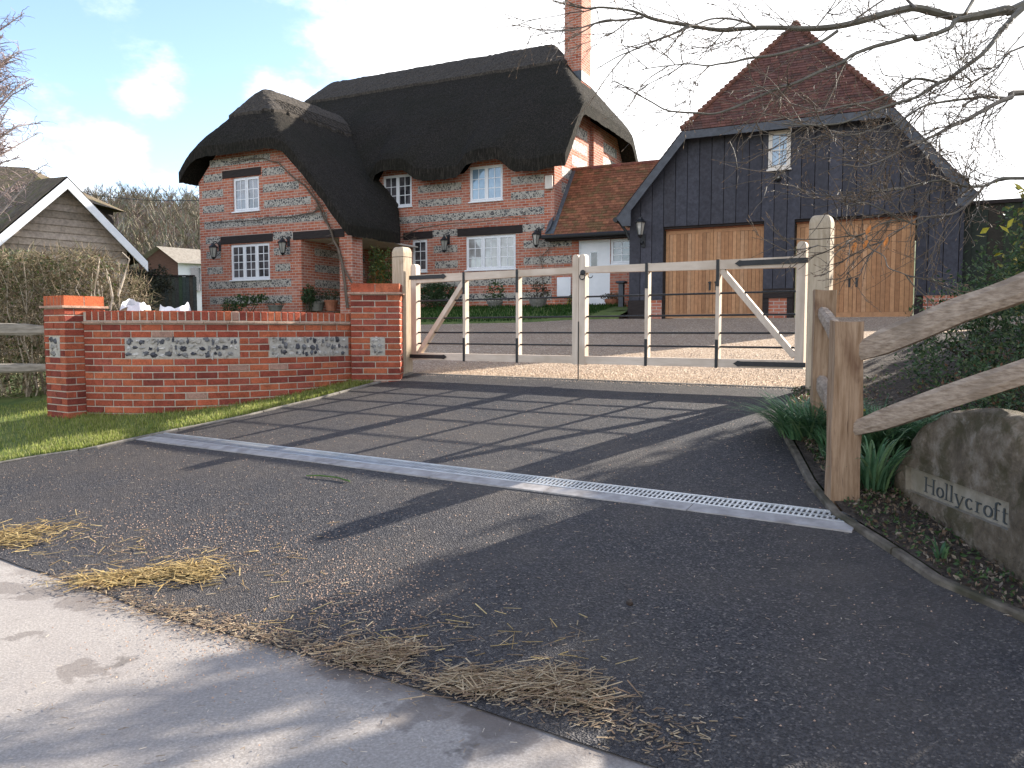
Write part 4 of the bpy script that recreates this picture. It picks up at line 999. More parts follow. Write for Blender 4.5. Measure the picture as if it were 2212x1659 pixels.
def window(root, d, a0, a1, z0, z1, nc, rows, glass, cols=2, mat='white', sill=True, dep=.045, nm='window'):
    y = d + dep; b = MB(); f = .045
    b.box(a0, a1, y, y + .06, z0, z0 + f); b.box(a0, a1, y, y + .06, z1 - f, z1)
    b.box(a0, a0 + f, y, y + .06, z0 + f, z1 - f); b.box(a1 - f, a1, y, y + .06, z0 + f, z1 - f)
    w = (a1 - a0 - 2 * f) / nc
    for c in range(1, nc): x = a0 + f + w * c; b.box(x - .022, x + .022, y + .001, y + .06, z0 + f, z1 - f)
    o = b.build(nm, mat, root)
    for c in range(nc):
        x0, x1 = a0 + f + w * c + .022 * (c > 0), a0 + f + w * (c + 1) - .022 * (c < nc - 1); g = .035; b = MB(); u0, u1, v0, v1 = x0, x1, z0 + f, z1 - f
        yy = y - .012
        b.box(u0, u1, yy, yy + .04, v0, v0 + g); b.box(u0, u1, yy, yy + .04, v1 - g, v1); b.box(u0, u0 + g, yy, yy + .04, v0 + g, v1 - g); b.box(u1 - g, u1, yy, yy + .04, v0 + g, v1 - g)
        for k in range(1, cols): x = u0 + g + (u1 - u0 - 2 * g) * k / cols; b.box(x - .010, x + .010, yy + .012, yy + .034, v0 + g, v1 - g)
        for k in range(1, rows): z = v0 + g + (v1 - v0 - 2 * g) * k / rows; b.box(u0 + g, u1 - g, yy + .014, yy + .033, z - .010, z + .010)
        b.build('casement', mat, o)
        b = MB(); b.box(u0 + .01, u1 - .01, yy + .022, yy + .026, v0 + .01, v1 - .01); b.build('pane', glass, o)
    if sill: b = MB(); b.box(a0 - .03, a1 + .03, d - .045, y + .005, z0 - .035, z0 + .002, bev=.006); b.build('sill', mat, o)
    return o
for w in WW + WM: window(hs_, *w)
# front door inside the porch
b = MB(); k = 0; a = -15.33
while a < -14.49: b.box(a, a + .125, DM + .05, DM + .09, HB + .06, 4.0, tuple(c * rr(.8, 1.15) for c in (.42, .20, .07))); a += .14
dd_ = b.build('door', 'planks', hs_)
for z in (2.5, 3.6): b = MB(); b.box(-15.30, -14.8, DM + .035, DM + .049, z, z + .04); b.build('hinge', 'black', dd_)
b = MB(); zb_ = 6.5
b.box(-9.70, -9.14, 23.15, 23.95, 7.2, 13.2); ch = b.build('chimney', 'brick', hs_)
b = MB(); b.box(-9.72, -9.12, 23.13, 23.97, 9.0, 9.3); b.build('lead_flashing', MT.setdefault('lead', mottle('lead_flashing', (.06, .07, .085), (.13, .145, .165), 8, .5, .002)), ch)
b = MB(); b.box(-9.05, -8.83, DM - .10, DM - .002, 5.27, 5.64, bev=.015); b.build('alarm_box', 'cream', hs_)
b = MB(); b.box(-8.70, -8.28, DM - .06, DM - .003, 2.33, 2.86, bev=.02); b.build('meter_box', 'white', hs_)
b = MB(); b.tube([(-8.72, 26.3, 6.95), (-8.72, 26.3, 5.0)], .05, 8); b.build('downpipe', 'black', hs_)
# ------------------------------------------------------------------ tiles
TC = [(.14, .064, .050), (.125, .058, .047), (.16, .072, .054), (.115, .056, .047), (.14, .068, .056), (.10, .058, .048), (.13, .062, .047)]
def tiles(b, p0, p1, q0, q1, gauge=.1, tw=.165, th=.016, cols=TC, jit=.004, lap=.035):
    """tiles from the eave edge p0-p1 up to the ridge edge q0-q1"""
    p0, p1, q0, q1 = map(Vector, (p0, p1, q0, q1)); up = ((q0 + q1) / 2 - (p0 + p1) / 2); n_ = max(2, int(((q0 - p0).length + (q1 - p1).length) / 2 / gauge))
    nrm = (p1 - p0).cross(q0 - p0 if (q0 - p0).length > .1 else q1 - p0).normalized()
    for r in range(n_):
        t0 = r / n_; t1 = min(1, (r + 1) / n_ + lap / max(.1, up.length)); A, B = p0.lerp(q0, t0), p1.lerp(q1, t0); Cc, D = p1.lerp(q1, t1), p0.lerp(q0, t1)
        L = (B - A).length; k = max(1, round(L / tw)); e = (B - A).normalized() if L > .01 else Vector((1, 0, 0)); q = -(tw / 2 if r % 2 else 0)
        while q < L - .01:
            u0, u1 = max(q, 0) + .002, min(q + tw, L) - .002; q += tw
            if u1 - u0 < .015: continue
            a, c = A + e * u0, A + e * u1; L2 = (Cc - D).length; s0, s1 = min(max(0, (D - A).dot(e)) , 1e9), 0
            # keep the tile straight, clipped to the upper edge
            dn = D - A; upv = dn - e * dn.dot(e); lo, hi = dn.dot(e), (Cc - A).dot(e)
            w0, w1 = max(u0, lo), min(u1, hi)
            if w1 - w0 < .005: continue
            j = nrm * rr(0, jit); k_ = rr(.8, 1.15); col = tuple(v * k_ for v in random.choice(cols))
            lift = nrm * th; a2, c2 = A + e * w1 + upv, A + e * w0 + upv
            b.add([a + lift + j, c + lift + j, a2 + j * 0 + nrm * .002, c2 + nrm * .002, a, c], [(0, 1, 2, 3), (4, 5, 1, 0)], col)
# ------------------------------------------------------------------ link building
lk = thing('link_building', 'low tiled brick link with a white door between cottage and garage', 'building', (-7.4, 20.34, HB), TH)
b = MB(); LWIN = rect(-7.17, -6.55, 3.16, 3.83); LD = rect(-8.08, -7.18, 2.08, 3.83)
wallface(b, [(-8.795, HB - .5), (-6.0, HB - .5), (-6.0, 4.05), (-8.795, 4.05)], [LWIN, LD], DM + .004, .09); b.build('front_wall', 'brick2', lk)
b = MB(); x0, x1, z0, z1 = -8.08, -7.18, 2.08, 3.83
b.box(x0, x1, DM + .03, DM + .08, z1 - .05, z1); b.box(x0, x0 + .05, DM + .03, DM + .08, z0, z1 - .05); b.box(x1 - .05, x1, DM + .03, DM + .08, z0, z1 - .05)
do = b.build('door', 'white', lk); b = MB(); b.box(x0 + .053, x1 - .053, DM + .045, DM + .075, z0, z1 - .053); b.build('door_leaf', 'white', do)
b = MB(); b.box(-7.73, -7.56, DM + .036, DM + .044, 3.0, 3.5); b.build('door_pane', 'glassdark', do)
b = MB(); b.box(-7.75, -7.54, DM + .0365, DM + .0445, 2.98, 2.999); b.box(-7.75, -7.54, DM + .0365, DM + .0445, 3.501, 3.52); b.box(-7.75, -7.731, DM + .0365, DM + .0445, 2.998, 3.502); b.box(-7.559, -7.54, DM + .0365, DM + .0445, 2.998, 3.502); b.build('pane_trim', 'galv', do)
b = MB(); b.box(-7.26, -7.24, DM + .02, DM + .044, 2.95, 3.1); b.build('handle', 'galv', do)
b = MB(); b.box(-8.15, -7.1, DM - .22, DM + .03, 1.97, 2.05); b.build('doorstep', 'kerb', lk)
b = MB(); b.box(-8.08, -7.18, DM - .03, DM + .03, 2.05, 2.078); b.build('threshold', 'planks', lk)
window(lk, DM, -7.17, -6.55, 3.16, 3.83, 1, 3, 'glass', dep=.03)
random.seed(12); b = MB(); RZ = 6.02; e0, e1 = 20.02, 21.65
tiles(b, (-8.93, e0, 3.98), (-5.9, e0, 3.98), (-8.80, e1, RZ), (-5.9, e1, RZ), cols=((.25, .105, .06), (.21, .09, .052), (.28, .12, .065), (.19, .095, .05), (.24, .10, .058), (.17, .10, .05))); ro = b.build('tiled_roof', 'tiles', lk)
b = MB(); b.add([(-8.9, e0, 3.965), (-5.9, e0, 3.965), (-5.9, e1, RZ - .01), (-8.8, e1, RZ - .01), (-5.9, e1 + 1.7, 3.9), (-8.8, e1 + 1.7, 3.9)], [(0, 1, 2, 3), (3, 2, 4, 5)]); b.build('roof_deck', 'timber', lk)
b = MB(); a = -8.8
while a < -5.95: b.tube([(a, e1 + .02, RZ - .02), (a + .29, e1 + .02, RZ - .02)], .085, 8, tuple(v * rr(.85, 1.1) for v in (.20, .08, .055))); a += .3
b.build('ridge_tiles', 'tiles', ro)
b = MB(); n_ = 9
for i in range(n_):
    t0, t1 = i / n_, (i + 1.25) / n_; f = lambda t: (e0 + (e1 - e0) * t, 3.98 + (RZ - 3.98) * t + .03)
    (y0, z0), (y1, z1) = f(t0), f(min(t1, 1)); b.add([(-8.95, y0, z0 + .012), (-8.68, y0, z0 + .012), (-8.68, y1, z1), (-8.95, y1, z1), (-8.79, y0, z0 + .17), (-8.79, y1, z1 + .15)], [(0, 1, 2, 3), (0, 3, 5, 4)])
b.build('lead_flashing', MT['lead'], ro)
b = MB(); b.tube([(-9.0, e0 - .05, 3.93), (-6.0, e0 - .05, 3.93)], .06, 8); b.build('gutter', 'black', lk)
b = MB(); b.box(-8.95, -6.0, e0 + .01, DM + .003, 3.84, 3.94); b.build('soffit', 'timber', lk)
# ------------------------------------------------------------------ garage
ga = thing('garage', 'black boarded double garage with a steep red tiled hipped roof and pale timber doors', 'garage', (-2.5, DG, 1.65), TH)
GA0, GA1 = -5.86, .92; MID = -2.48; ZK = 5.75; KA = 1.62
def gtop(a):
    e = abs(a - MID); return min(ZK - .06, 4.0 + (3.58 - e) * 1.19 - .06)
DL = (-5.06, -2.84); DR = (-2.22, .10); DZ0, DZ1 = 1.66, 3.73
random.seed(9); b = MB(); a = GA0; w = .268
while a < GA1 - .01:
    e = min(a + w, GA1); c = random.choice(((.052, .052, .066), (.043, .042, .053), (.062, .061, .076), (.048, .047, .058))); pr = rr(0, .006)
    segs = []; cuts = sorted({a, e, *[x for x in (DL[0], DL[1], DR[0], DR[1]) if a < x < e]})
    for x0, x1 in zip(cuts, cuts[1:]):
        m = (x0 + x1) / 2; inl = DL[0] - .16 < m < DL[1] or DR[0] - .12 < m < DR[1]
        pil = DL[1] < m < DR[0]
        if DL[0] < m < DL[1] or DR[0] < m < DR[1]: zb = DZ1 + .02
        elif pil: zb = 2.14
        else: zb = 2.10
        t0, t1 = gtop(x0 + (.004 if x0 == a else 0)), gtop(x1)
        xa, xb = x0 + (.007 if x0 == a else 0), x1 - (.007 if x1 == e else 0)
        b.prism([(xa, zb), (xb, zb), (xb, t1), (xa, t0)], DG - .022 - pr, DG + .02, c)
    a = e
b.build('cladding', 'boards', ga)
b = MB(); out = [(GA0 + .02, 1.3), (DL[0], 1.3), (DL[0], DZ1), (DL[1], DZ1), (DL[1], 1.3), (DR[0], 1.3), (DR[0], DZ1), (DR[1], DZ1), (DR[1], 1.3), (GA1 - .02, 1.3), (GA1 - .02, gtop(GA1)), (MID + 2.2, ZK - .12), (MID - 2.2, ZK - .12), (GA0 + .02, gtop(GA0))]
b.add([(x, DG + .021, z) for x, z in out], [tuple(t) for t in tessellate_polygon([[Vector((x, z, 0)) for x, z in out]])])
b.add([(GA0 + .005, DG + .02, 1.3), (GA0 + .005, DG + 7, 1.3), (GA0 + .005, DG + 7, 4.1), (GA0 + .005, DG + .02, 4.1)], [(3, 2, 1, 0)])
b.add([(GA1 - .005, DG + .02, 1.3), (GA1 - .005, DG + 7, 1.3), (GA1 - .005, DG + 7, 4.1), (GA1 - .005, DG + .02, 4.1)], [(0, 1, 2, 3)])
for x in (*DL, *DR): b.box(x - .012, x + .012, DG + .022, DG + .22, 1.6, DZ1)
b.box(DL[0], DL[1], DG + .02, DG + .22, DZ1 - .03, DZ1 + .01); b.box(DR[0], DR[1], DG + .02, DG + .22, DZ1 - .03, DZ1 + .01)
b.build('carcass', 'timber', ga)
for x0, x1 in ((GA0 + .42, DL[0] - .02), (DL[1] + .12, DR[0] - .12), (DR[1] + .15, GA1)): b = MB(); b.box(x0, x1, DG - .012, DG + .02, 1.55, 2.10); b.build('brick_plinth', 'brick', ga)
for bx in ((GA0 - .02, GA0 + .40, DG - .03, DG + .01, 1.5, 2.10), (DL[1], DL[1] + .12, DG - .03, DG + .02, 1.5, 2.095), (DR[0] - .12, DR[0], DG - .03, DG + .02, 1.5, 2.095), (DL[1] - .0, DR[0], DG - .055, DG - .03, 2.10, 2.30)):
    b = MB(); b.box(*bx); b.build('trim_board', 'timber', ga)
def gdoor(x0, x1, seed, lab=None):
    random.seed(seed); b = MB(); y = DG + .13; top_ = .10; mid = (x0 + x1) / 2
    PC_ = ((.40, .20, .095), (.45, .235, .115), (.36, .175, .08), (.48, .265, .14), (.42, .215, .10))
    for l0, l1 in ((x0 + .03, mid - .004), (mid + .004, x1 - .03)):
        b.box(l0, l1, y, y + .03, DZ0 + .02, DZ0 + .12, PC_[1]); b.box(l0, l1, y, y + .03, DZ1 - .14, DZ1 - .06, PC_[0])
        b.box(l0, l0 + .07, y, y + .03, DZ0 + .12, DZ1 - .14, PC_[1]); b.box(l1 - .07, l1, y, y + .03, DZ0 + .12, DZ1 - .14, PC_[4])
        q = l0 + .074; pw = (l1 - l0 - .148) / 11
        for i in range(11):
            c = random.choice(PC_); k = rr(.85, 1.12); b.box(q + .003, q + pw - .003, y + .008, y + .028, DZ0 + .123, DZ1 - .143, tuple(v * k for v in c)); q += pw
    b.box(x0 + .03, x1 - .03, y + .029, y + .035, DZ0 + .02, DZ1 - .06, (.10, .04, .02))
    o = b.build('garage_door', 'planks', ga); b = MB(); b.box(x0 + .012, x1 - .012, y - .04, y + .03, DZ1 - .06, DZ1 - .03, (.22, .07, .03)); b.build('door_head', 'planks', o)
    for s in (-.09, .05):
        b = MB(); b.box(mid + s, mid + s + .045, y - .008, y, 2.30, 2.50); b.box(mid + s - .01, mid + s + .055, y - .035, y - .008, 2.46, 2.49); b.build('handle', 'black', o)
gdoor(*DL, 61); gdoor(*DR, 62)
# hipped roof
EZ = 4.0; EA0, EA1 = -6.06, 1.10; RZ2 = EZ + (MID - EA0) * 1.19; HD = 17.62; RD = HD + 1.75; BD = DG + 8
kl = EA0 + (ZK + .02 - EZ) / 1.19; kr = EA1 - (ZK + .02 - EZ) / 1.19
random.seed(14); b = MB()
tiles(b, (kl - .05, HD, ZK + .02), (kr + .05, HD, ZK + .02), (MID - .03, RD, RZ2), (MID + .03, RD, RZ2)); tr = b.build('tiled_roof', 'tiles', ga)
b = MB()
for s, e_, k_ in ((1, EA0, kl), (-1, EA1, kr)):
    # slope beside the barge, then back slope up to the ridge
    n_ = 40
    for r in range(n_):
        t0, t1 = r / n_, (r + 1.3) / n_; x0 = e_ + (MID - e_) * t0; x1 = e_ + (MID - e_) * min(t1, 1); z0 = EZ + (RZ2 - EZ) * t0 + .022; z1 = EZ + (RZ2 - EZ) * min(t1, 1) + .002
        def fr(z): return HD - .03 if z < ZK + .05 else HD + (RD - HD) * (z - ZK) / (RZ2 - ZK)
        y0, y1 = fr(z0), fr(z1); q = y0; ts = [y0] + [y0 + .17 * i for i in range(1, 8)] + [BD]
        for i in range(len(ts) - 1):
            u, v = ts[i], ts[i + 1]; u2, v2 = (y1 if i == 0 else u), v
            if v2 <= u2: continue
            k2 = rr(.8, 1.15); c = tuple(x * k2 for x in random.choice(TC)); vs = [(x0, u, z0), (x0, v, z0), (x1, v2, z1), (x1, u2, z1), (x0, u, z0 - .02), (x0, v, z0 - .02)]
            b.add(vs, [(0, 1, 2, 3)[::-s], (4, 5, 1, 0)[::-s], (4, 0, 3)[::-s]], c)
b.build('side_tiles', 'tiles', tr)
b = MB()      # closed roof body under the tiles
V = [(EA0 + .03, HD + .02, EZ - .02), (kl, HD + .02, ZK - .02), (kr, HD + .02, ZK - .02), (EA1 - .03, HD + .02, EZ - .02), (MID, RD + .03, RZ2 - .03), (MID, BD, RZ2 - .03), (EA0 + .03, BD, EZ - .02), (EA1 - .03, BD, EZ - .02)]
b.add(V, [(1, 2, 4), (0, 1, 4, 5, 6), (2, 3, 7, 5, 4), (6, 5, 7)]); b.build('roof_deck', 'timber', tr)
b = MB()
for k_, s in ((kl, 1), (kr, -1)):      # bonnet hip tiles
    A = Vector((k_ - s * .02, HD - .02, ZK + .05)); B = Vector((MID, RD, RZ2 + .02)); n_ = 26
    for i in range(n_):
        p, q = A.lerp(B, i / n_), A.lerp(B, (i + 1.2) / n_); k2 = rr(.75, 1.1); b.tube([p + Vector((0, 0, .03)), q], [.062, .04], 6, tuple(v * k2 for v in (.19, .085, .06)))
b.build('hip_tiles', 'tiles', tr)
b = MB(); y = RD
while y < BD: b.tube([(MID, y, RZ2), (MID, y + .29, RZ2)], .10, 8, (.17, .075, .055)); y += .3
b.tube([(MID, RD - .02, RZ2 + .0), (MID, RD + .12, RZ2 + .10)], [.10, .07], 8, (.17, .08, .06)); b.build('ridge_tiles', 'tiles', tr)
MT['barge'] = mottle('dark_fascia', (.055, .058, .068), (.085, .09, .105), 8, .55, .001)
def barge(name, pts):
    b = MB(); b.prism(pts, HD - .012, HD + .022); b.build(name, 'barge', ga)
W_ = .235
barge('barge_board', [(EA0 - .02, EZ - .02), (EA0 + .14, EZ - .22), (EA0 + .33, EZ - .22), (EA0 + .33, EZ + .12), (kl + .075, ZK - .165), (kl + .0, ZK + .01)])
barge('barge_board', [(EA1 + .02, EZ - .02), (kr - .0, ZK + .01), (kr - .075, ZK - .165), (EA1 - .33, EZ + .12), (EA1 - .33, EZ - .22), (EA1 - .14, EZ - .22)])
barge('fascia_board', [(kl + .08, ZK - .16), (kr - .08, ZK - .16), (kr - .003, ZK + .01), (kl + .003, ZK + .01)])
b = MB(); b.tube([(EA0 - .04, HD, EZ - .06), (EA0 - .04, BD, EZ - .06)], .06, 8); b.tube([(EA0 - .02, DG - .06, EZ - .1), (EA0 + .12, DG - .02, EZ - .3), (EA0 + .2, DG + .0, EZ - .5)], .035, 8); b.build('gutter', 'black', ga)
window(ga, DG - .05, -2.78, -2.33, 4.82, 5.62, 1, 2, 'glassblue', mat='cream', dep=-.01)
# lanterns
def lantern(label, a, d, z, hang=True):
    r = thing('wall_lantern', label, 'lantern', (a, d, z), TH, 'black wall lanterns'); k = 1.0
    b = MB(); b.box(a - .05, a + .05, d - .02, d - .001, z + (.0 if hang else -.35), z + (.28 if hang else -.05), bev=.008)
    zz = z + .24 if hang else z - .3
    if hang: b.tube([(a, d - .02, z + .12), (a, d - .07, z + .20), (a, d - .16, z + .27), (a, d - .24, z + .24), (a, d - .25, z + .18)], .012, 6)
    else: b.tube([(a, d - .02, z - .22), (a, d - .12, z - .30), (a, d - .24, z - .26), (a, d - .25, z - .10)], .015, 6)
    b.build('bracket', 'black', r); y = d - .25; z0 = z - .20 if hang else z - .1
    b = MB(); b.lathe([(.13, .28), (.135, .30), (.06, .36), (.05, .40), (.015, .42)], (a, y, z0), 6); b.lathe([(.02, -.06), (.05, -.02), (.065, 0), (.055, .015)], (a, y, z0), 6)
    for i in range(6):
        t = i * math.pi / 3; c, s = math.cos(t), math.sin(t); b.tube([(a + .06 * c, y + .06 * s, z0 + .01), (a + .115 * c, y + .115 * s, z0 + .285)], .007, 4)
    b.build('cage', 'black', r); b = MB(); b.lathe([(.055, .012), (.107, .28)], (a, y, z0), 6); b.build('glass', 'lampglass', r)
for x, y, d, lab in ((459, 545, DW, 'black lantern left of the triple window on the cottage wing'), (608, 535, DW, 'black lantern between the triple window and the porch'), (957, 530, DM, 'black lantern between the narrow window and the wide ground floor window'), (1155, 518, DM, 'black lantern nearest the link roof on the cottage wall')):
    a, z = hit(x, y, d - .25); lantern(lab, a + .04, d, z + .05)
a, z = hit(1384, 497, DG - .25); lantern('large black lantern with pale glass on the black boarded garage', a, DG - .03, z - .02, False)
a, z = hit(1681, 384, DG - .05); r = thing('security_light', 'small round security light under the little garage window', 'lamp', (a, DG, z), TH)
b = MB(); b.box(a - .04, a + .04, DG - .06, DG - .03, z - .02, z + .06); b.blob((a, DG - .10, z - .02), .075, .07, .07, None, 1, 0, 12, 8); b.build('lamp_body', 'black', r, smooth=False); b = MB(); b.blob((a + .01, DG - .145, z - .01), .035, .035, .03, None, 1, 0, 10, 6); b.build('lens', 'lampglass', r)
# dark wall right of the garage
r = thing('boarded_wall', 'dark boarded wall right of the garage behind the evergreen shrub', 'wall', (3.4, 18.2, 1.65), TH)
random.seed(17); b = MB(); a = .80
while a < 7: b.box(a, a + .262, 18.2, 18.25, 1.4, 3.86, tuple(v * rr(.8, 1.2) for v in (.03, .032, .025))); a += .268
b.box(.8, 7, 18.235, 18.26, 1.4, 3.855, (.02, .02, .018)); b.build('boards', 'boards', r); b = MB(); b.box(1.02, 7.1, 18.15, 18.3, 3.86, 3.93); b.build('capping', 'timber', r)
# ------------------------------------------------------------------ foliage helpers
def leaf1(b, c, s_, col, asp=.5):
    u = Vector((rr(-1, 1), rr(-1, 1), rr(-.8, 1))); u = u.normalized() if u.length > .1 else Vector((1, 0, 0)); v = u.cross(Vector((rr(-1, 1), rr(-1, 1), rr(-1, 1)))); v = v.normalized() if v.length > .05 else Vector((0, 0, 1)); w = u.cross(v)
    c = Vector(c); b.add([c - u * s_, c - v * s_ * asp + w * s_ * .12, c + u * s_, c + v * s_ * asp + w * s_ * .12], [(0, 1, 2), (0, 2, 3)], col)
def cloud(b, lobes, n, s_, cols, asp=.5, shell=.55, asp_noise=.35, fl=None):
    tot = sum(r[3] * r[4] * r[5] for r in lobes) ; 
    for L in lobes:
        k = int(n * L[3] * L[4] * L[5] / tot)
        for _ in range(k):
            d = Vector((random.gauss(0, 1), random.gauss(0, 1), random.gauss(0, 1))).normalized(); q = 1 + asp_noise * 2 * noise.noise(d * 2.2 + Vector((L[0], L[1], L[2])))
            r = (shell + (1 - shell) * random.random()) * q; p = Vector(L[:3]) + Vector((d.x * L[3], d.y * L[4], d.z * L[5])) * r
            if noise.noise(p * (2.2 / max(.3, L[3]))) < -.28: continue
            if fl is not None and p.z < fl: continue
            c = random.choice(cols); k2 = rr(.7, 1.25); leaf1(b, p, s_ * rr(.6, 1.3), tuple(x * k2 for x in c), asp)
DK = ((.028, .06, .02), (.04, .08, .026), (.055, .10, .036), (.07, .115, .045)); MG = ((.04, .085, .02), (.06, .11, .03), (.08, .13, .03)); YG = ((.20, .21, .05), (.13, .16, .04), (.3, .26, .07))
def shrub(name, label, cat, base, lobes, n, s_, cols, group=None, asp=.5, stems=6, fl=None):
    r = thing(name, label, cat, base, 0., group); b = MB(); cloud(b, lobes, n, s_, cols, asp, fl=fl); b.build('foliage', 'leafc', r)
    b = MB()
    for i in range(stems):
        L = random.choice(lobes); p = Vector(base) + Vector((rr(-.1, .1), rr(-.1, .1), -.05)); q = Vector((L[0] + rr(-.5, .5) * L[3], L[1] + rr(-.5, .5) * L[4], L[2] + rr(0, .6) * L[5])); m_ = p.lerp(q, .5) + Vector((rr(-.05, .05), rr(-.05, .05), 0))
        b.tube([p, m_, q], [.016, .011, .005], 5, (.09, .07, .05))
    b.build('stems', 'twig', r); return r
random.seed(31)
# evergreen shrubs behind the cleft fence
EV2 = ((.05, .095, .035), (.075, .125, .05), (.10, .155, .07), (.035, .07, .025), (.13, .16, .06))
shrub('evergreen_shrub', 'dark evergreen shrub with yellow tipped leaves behind the cleft fence', 'shrub', (4.3, 7.0, 1.0), [(3.75, 6.75, 1.25, .45, .5, .55), (4.15, 6.6, 1.5, .55, .55, .6), (4.6, 6.6, 1.75, .6, .6, .7), (5.1, 6.6, 2.1, .6, .6, .75)], 20000, .021, EV2, asp=.45)
shrub('evergreen_shrub', 'low dark green shrub filling the gap between the two fence rails', 'shrub', (3.6, 5.4, .8), [(3.15, 5.5, .75, .42, .5, .42), (3.5, 5.0, .85, .5, .5, .48), (3.9, 5.7, .9, .6, .6, .55), (3.3, 4.5, .75, .4, .4, .36)], 16000, .017, EV2 + ((.14, .07, .035),), asp=.5)
shrub('variegated_shrub', 'yellow green variegated shrub at the far right edge under the branches', 'shrub', (5.4, 7.6, 1.1), [(5.35, 7.7, 2.6, .5, .5, .45), (5.6, 7.7, 2.2, .6, .5, .6), (5.25, 7.8, 2.0, .4, .4, .5)], 5200, .035, YG + MG, asp=.6)
b = MB()
for px, py, s_ in ((2175, 492, .05), (2122, 504, .04), (2205, 408, .05), (2150, 545, .035)):
    p = Vector((0, 0, H)) + ray(px, py) * 6.0
    for k in range(2): leaf1(b, p + Vector((rr(-.02, .02), rr(-.02, .02), rr(-.03, .03))), s_, (.42, .36, .03), .6)
tag(b.build('yellow_leaves', 'leafc', None), 'few bright yellow leaves at the end of a twig at the right edge', 'leaves')
# hedge and trees beyond the right edge: they cast the broad shade over the drive
for i, (x, y, w, h, lab) in enumerate(((4.2, 3.0, .9, 1.7, 'tall dark hedge bush nearest the road beyond the fence'), (5.1, 4.4, 1.1, 2.3, 'dense dark hedge bush beyond the carved stone'), (6.3, 6.3, 1.2, 3.1, 'taller dark hedge bush beyond the evergreen shrub'), (4.6, 1.2, 1.1, 1.6, 'dark hedge bush beside the road beyond the stone'))):
    shrub('hedge_bush', lab, 'hedge', (x, y, bed(x, y) - .1), [(x, y, h * .45, w, w, h * .5), (x + .3, y + .4, h * .7, w * .8, w * .8, h * .35), (x + .2, y - .5, h * .6, w * .7, w * .7, h * .4)], 9000, .05, DK)
def evergreen(label, x, y, zb, h, w, n):
    r = thing('evergreen_tree', label, 'tree', (x, y, zb), 0., 'evergreen trees beyond the right edge'); b = MB(); b.tube([(x, y, zb - .2), (x + .1, y, zb + h * .5), (x, y, zb + h * .92)], [.16, .11, .03], 8, (.08, .06, .045)); b.build('trunk', 'twig', r)
    b = MB(); lo = []
    for i in range(14):
        t = (i + .5) / 14; a = i * 2.4; rad = w * (1.0 - t * .42); lo.append((x + math.cos(a) * rad * .55, y + math.sin(a) * rad * .55, zb + h * (.14 + .8 * t), rad * .62, rad * .62, h * .12))
    cloud(b, lo, n, .075, DK); b.build('crown', 'leafc', r); return r
evergreen('tall dark evergreen tree beyond the right edge, nearer of the two', 8.5, 9.5, 1.0, 4.5, 1.7, 17000)
evergreen('tall dark evergreen tree beyond the right edge, farther of the two', 11.4, 11.2, 1.4, 5.2, 1.7, 9000)
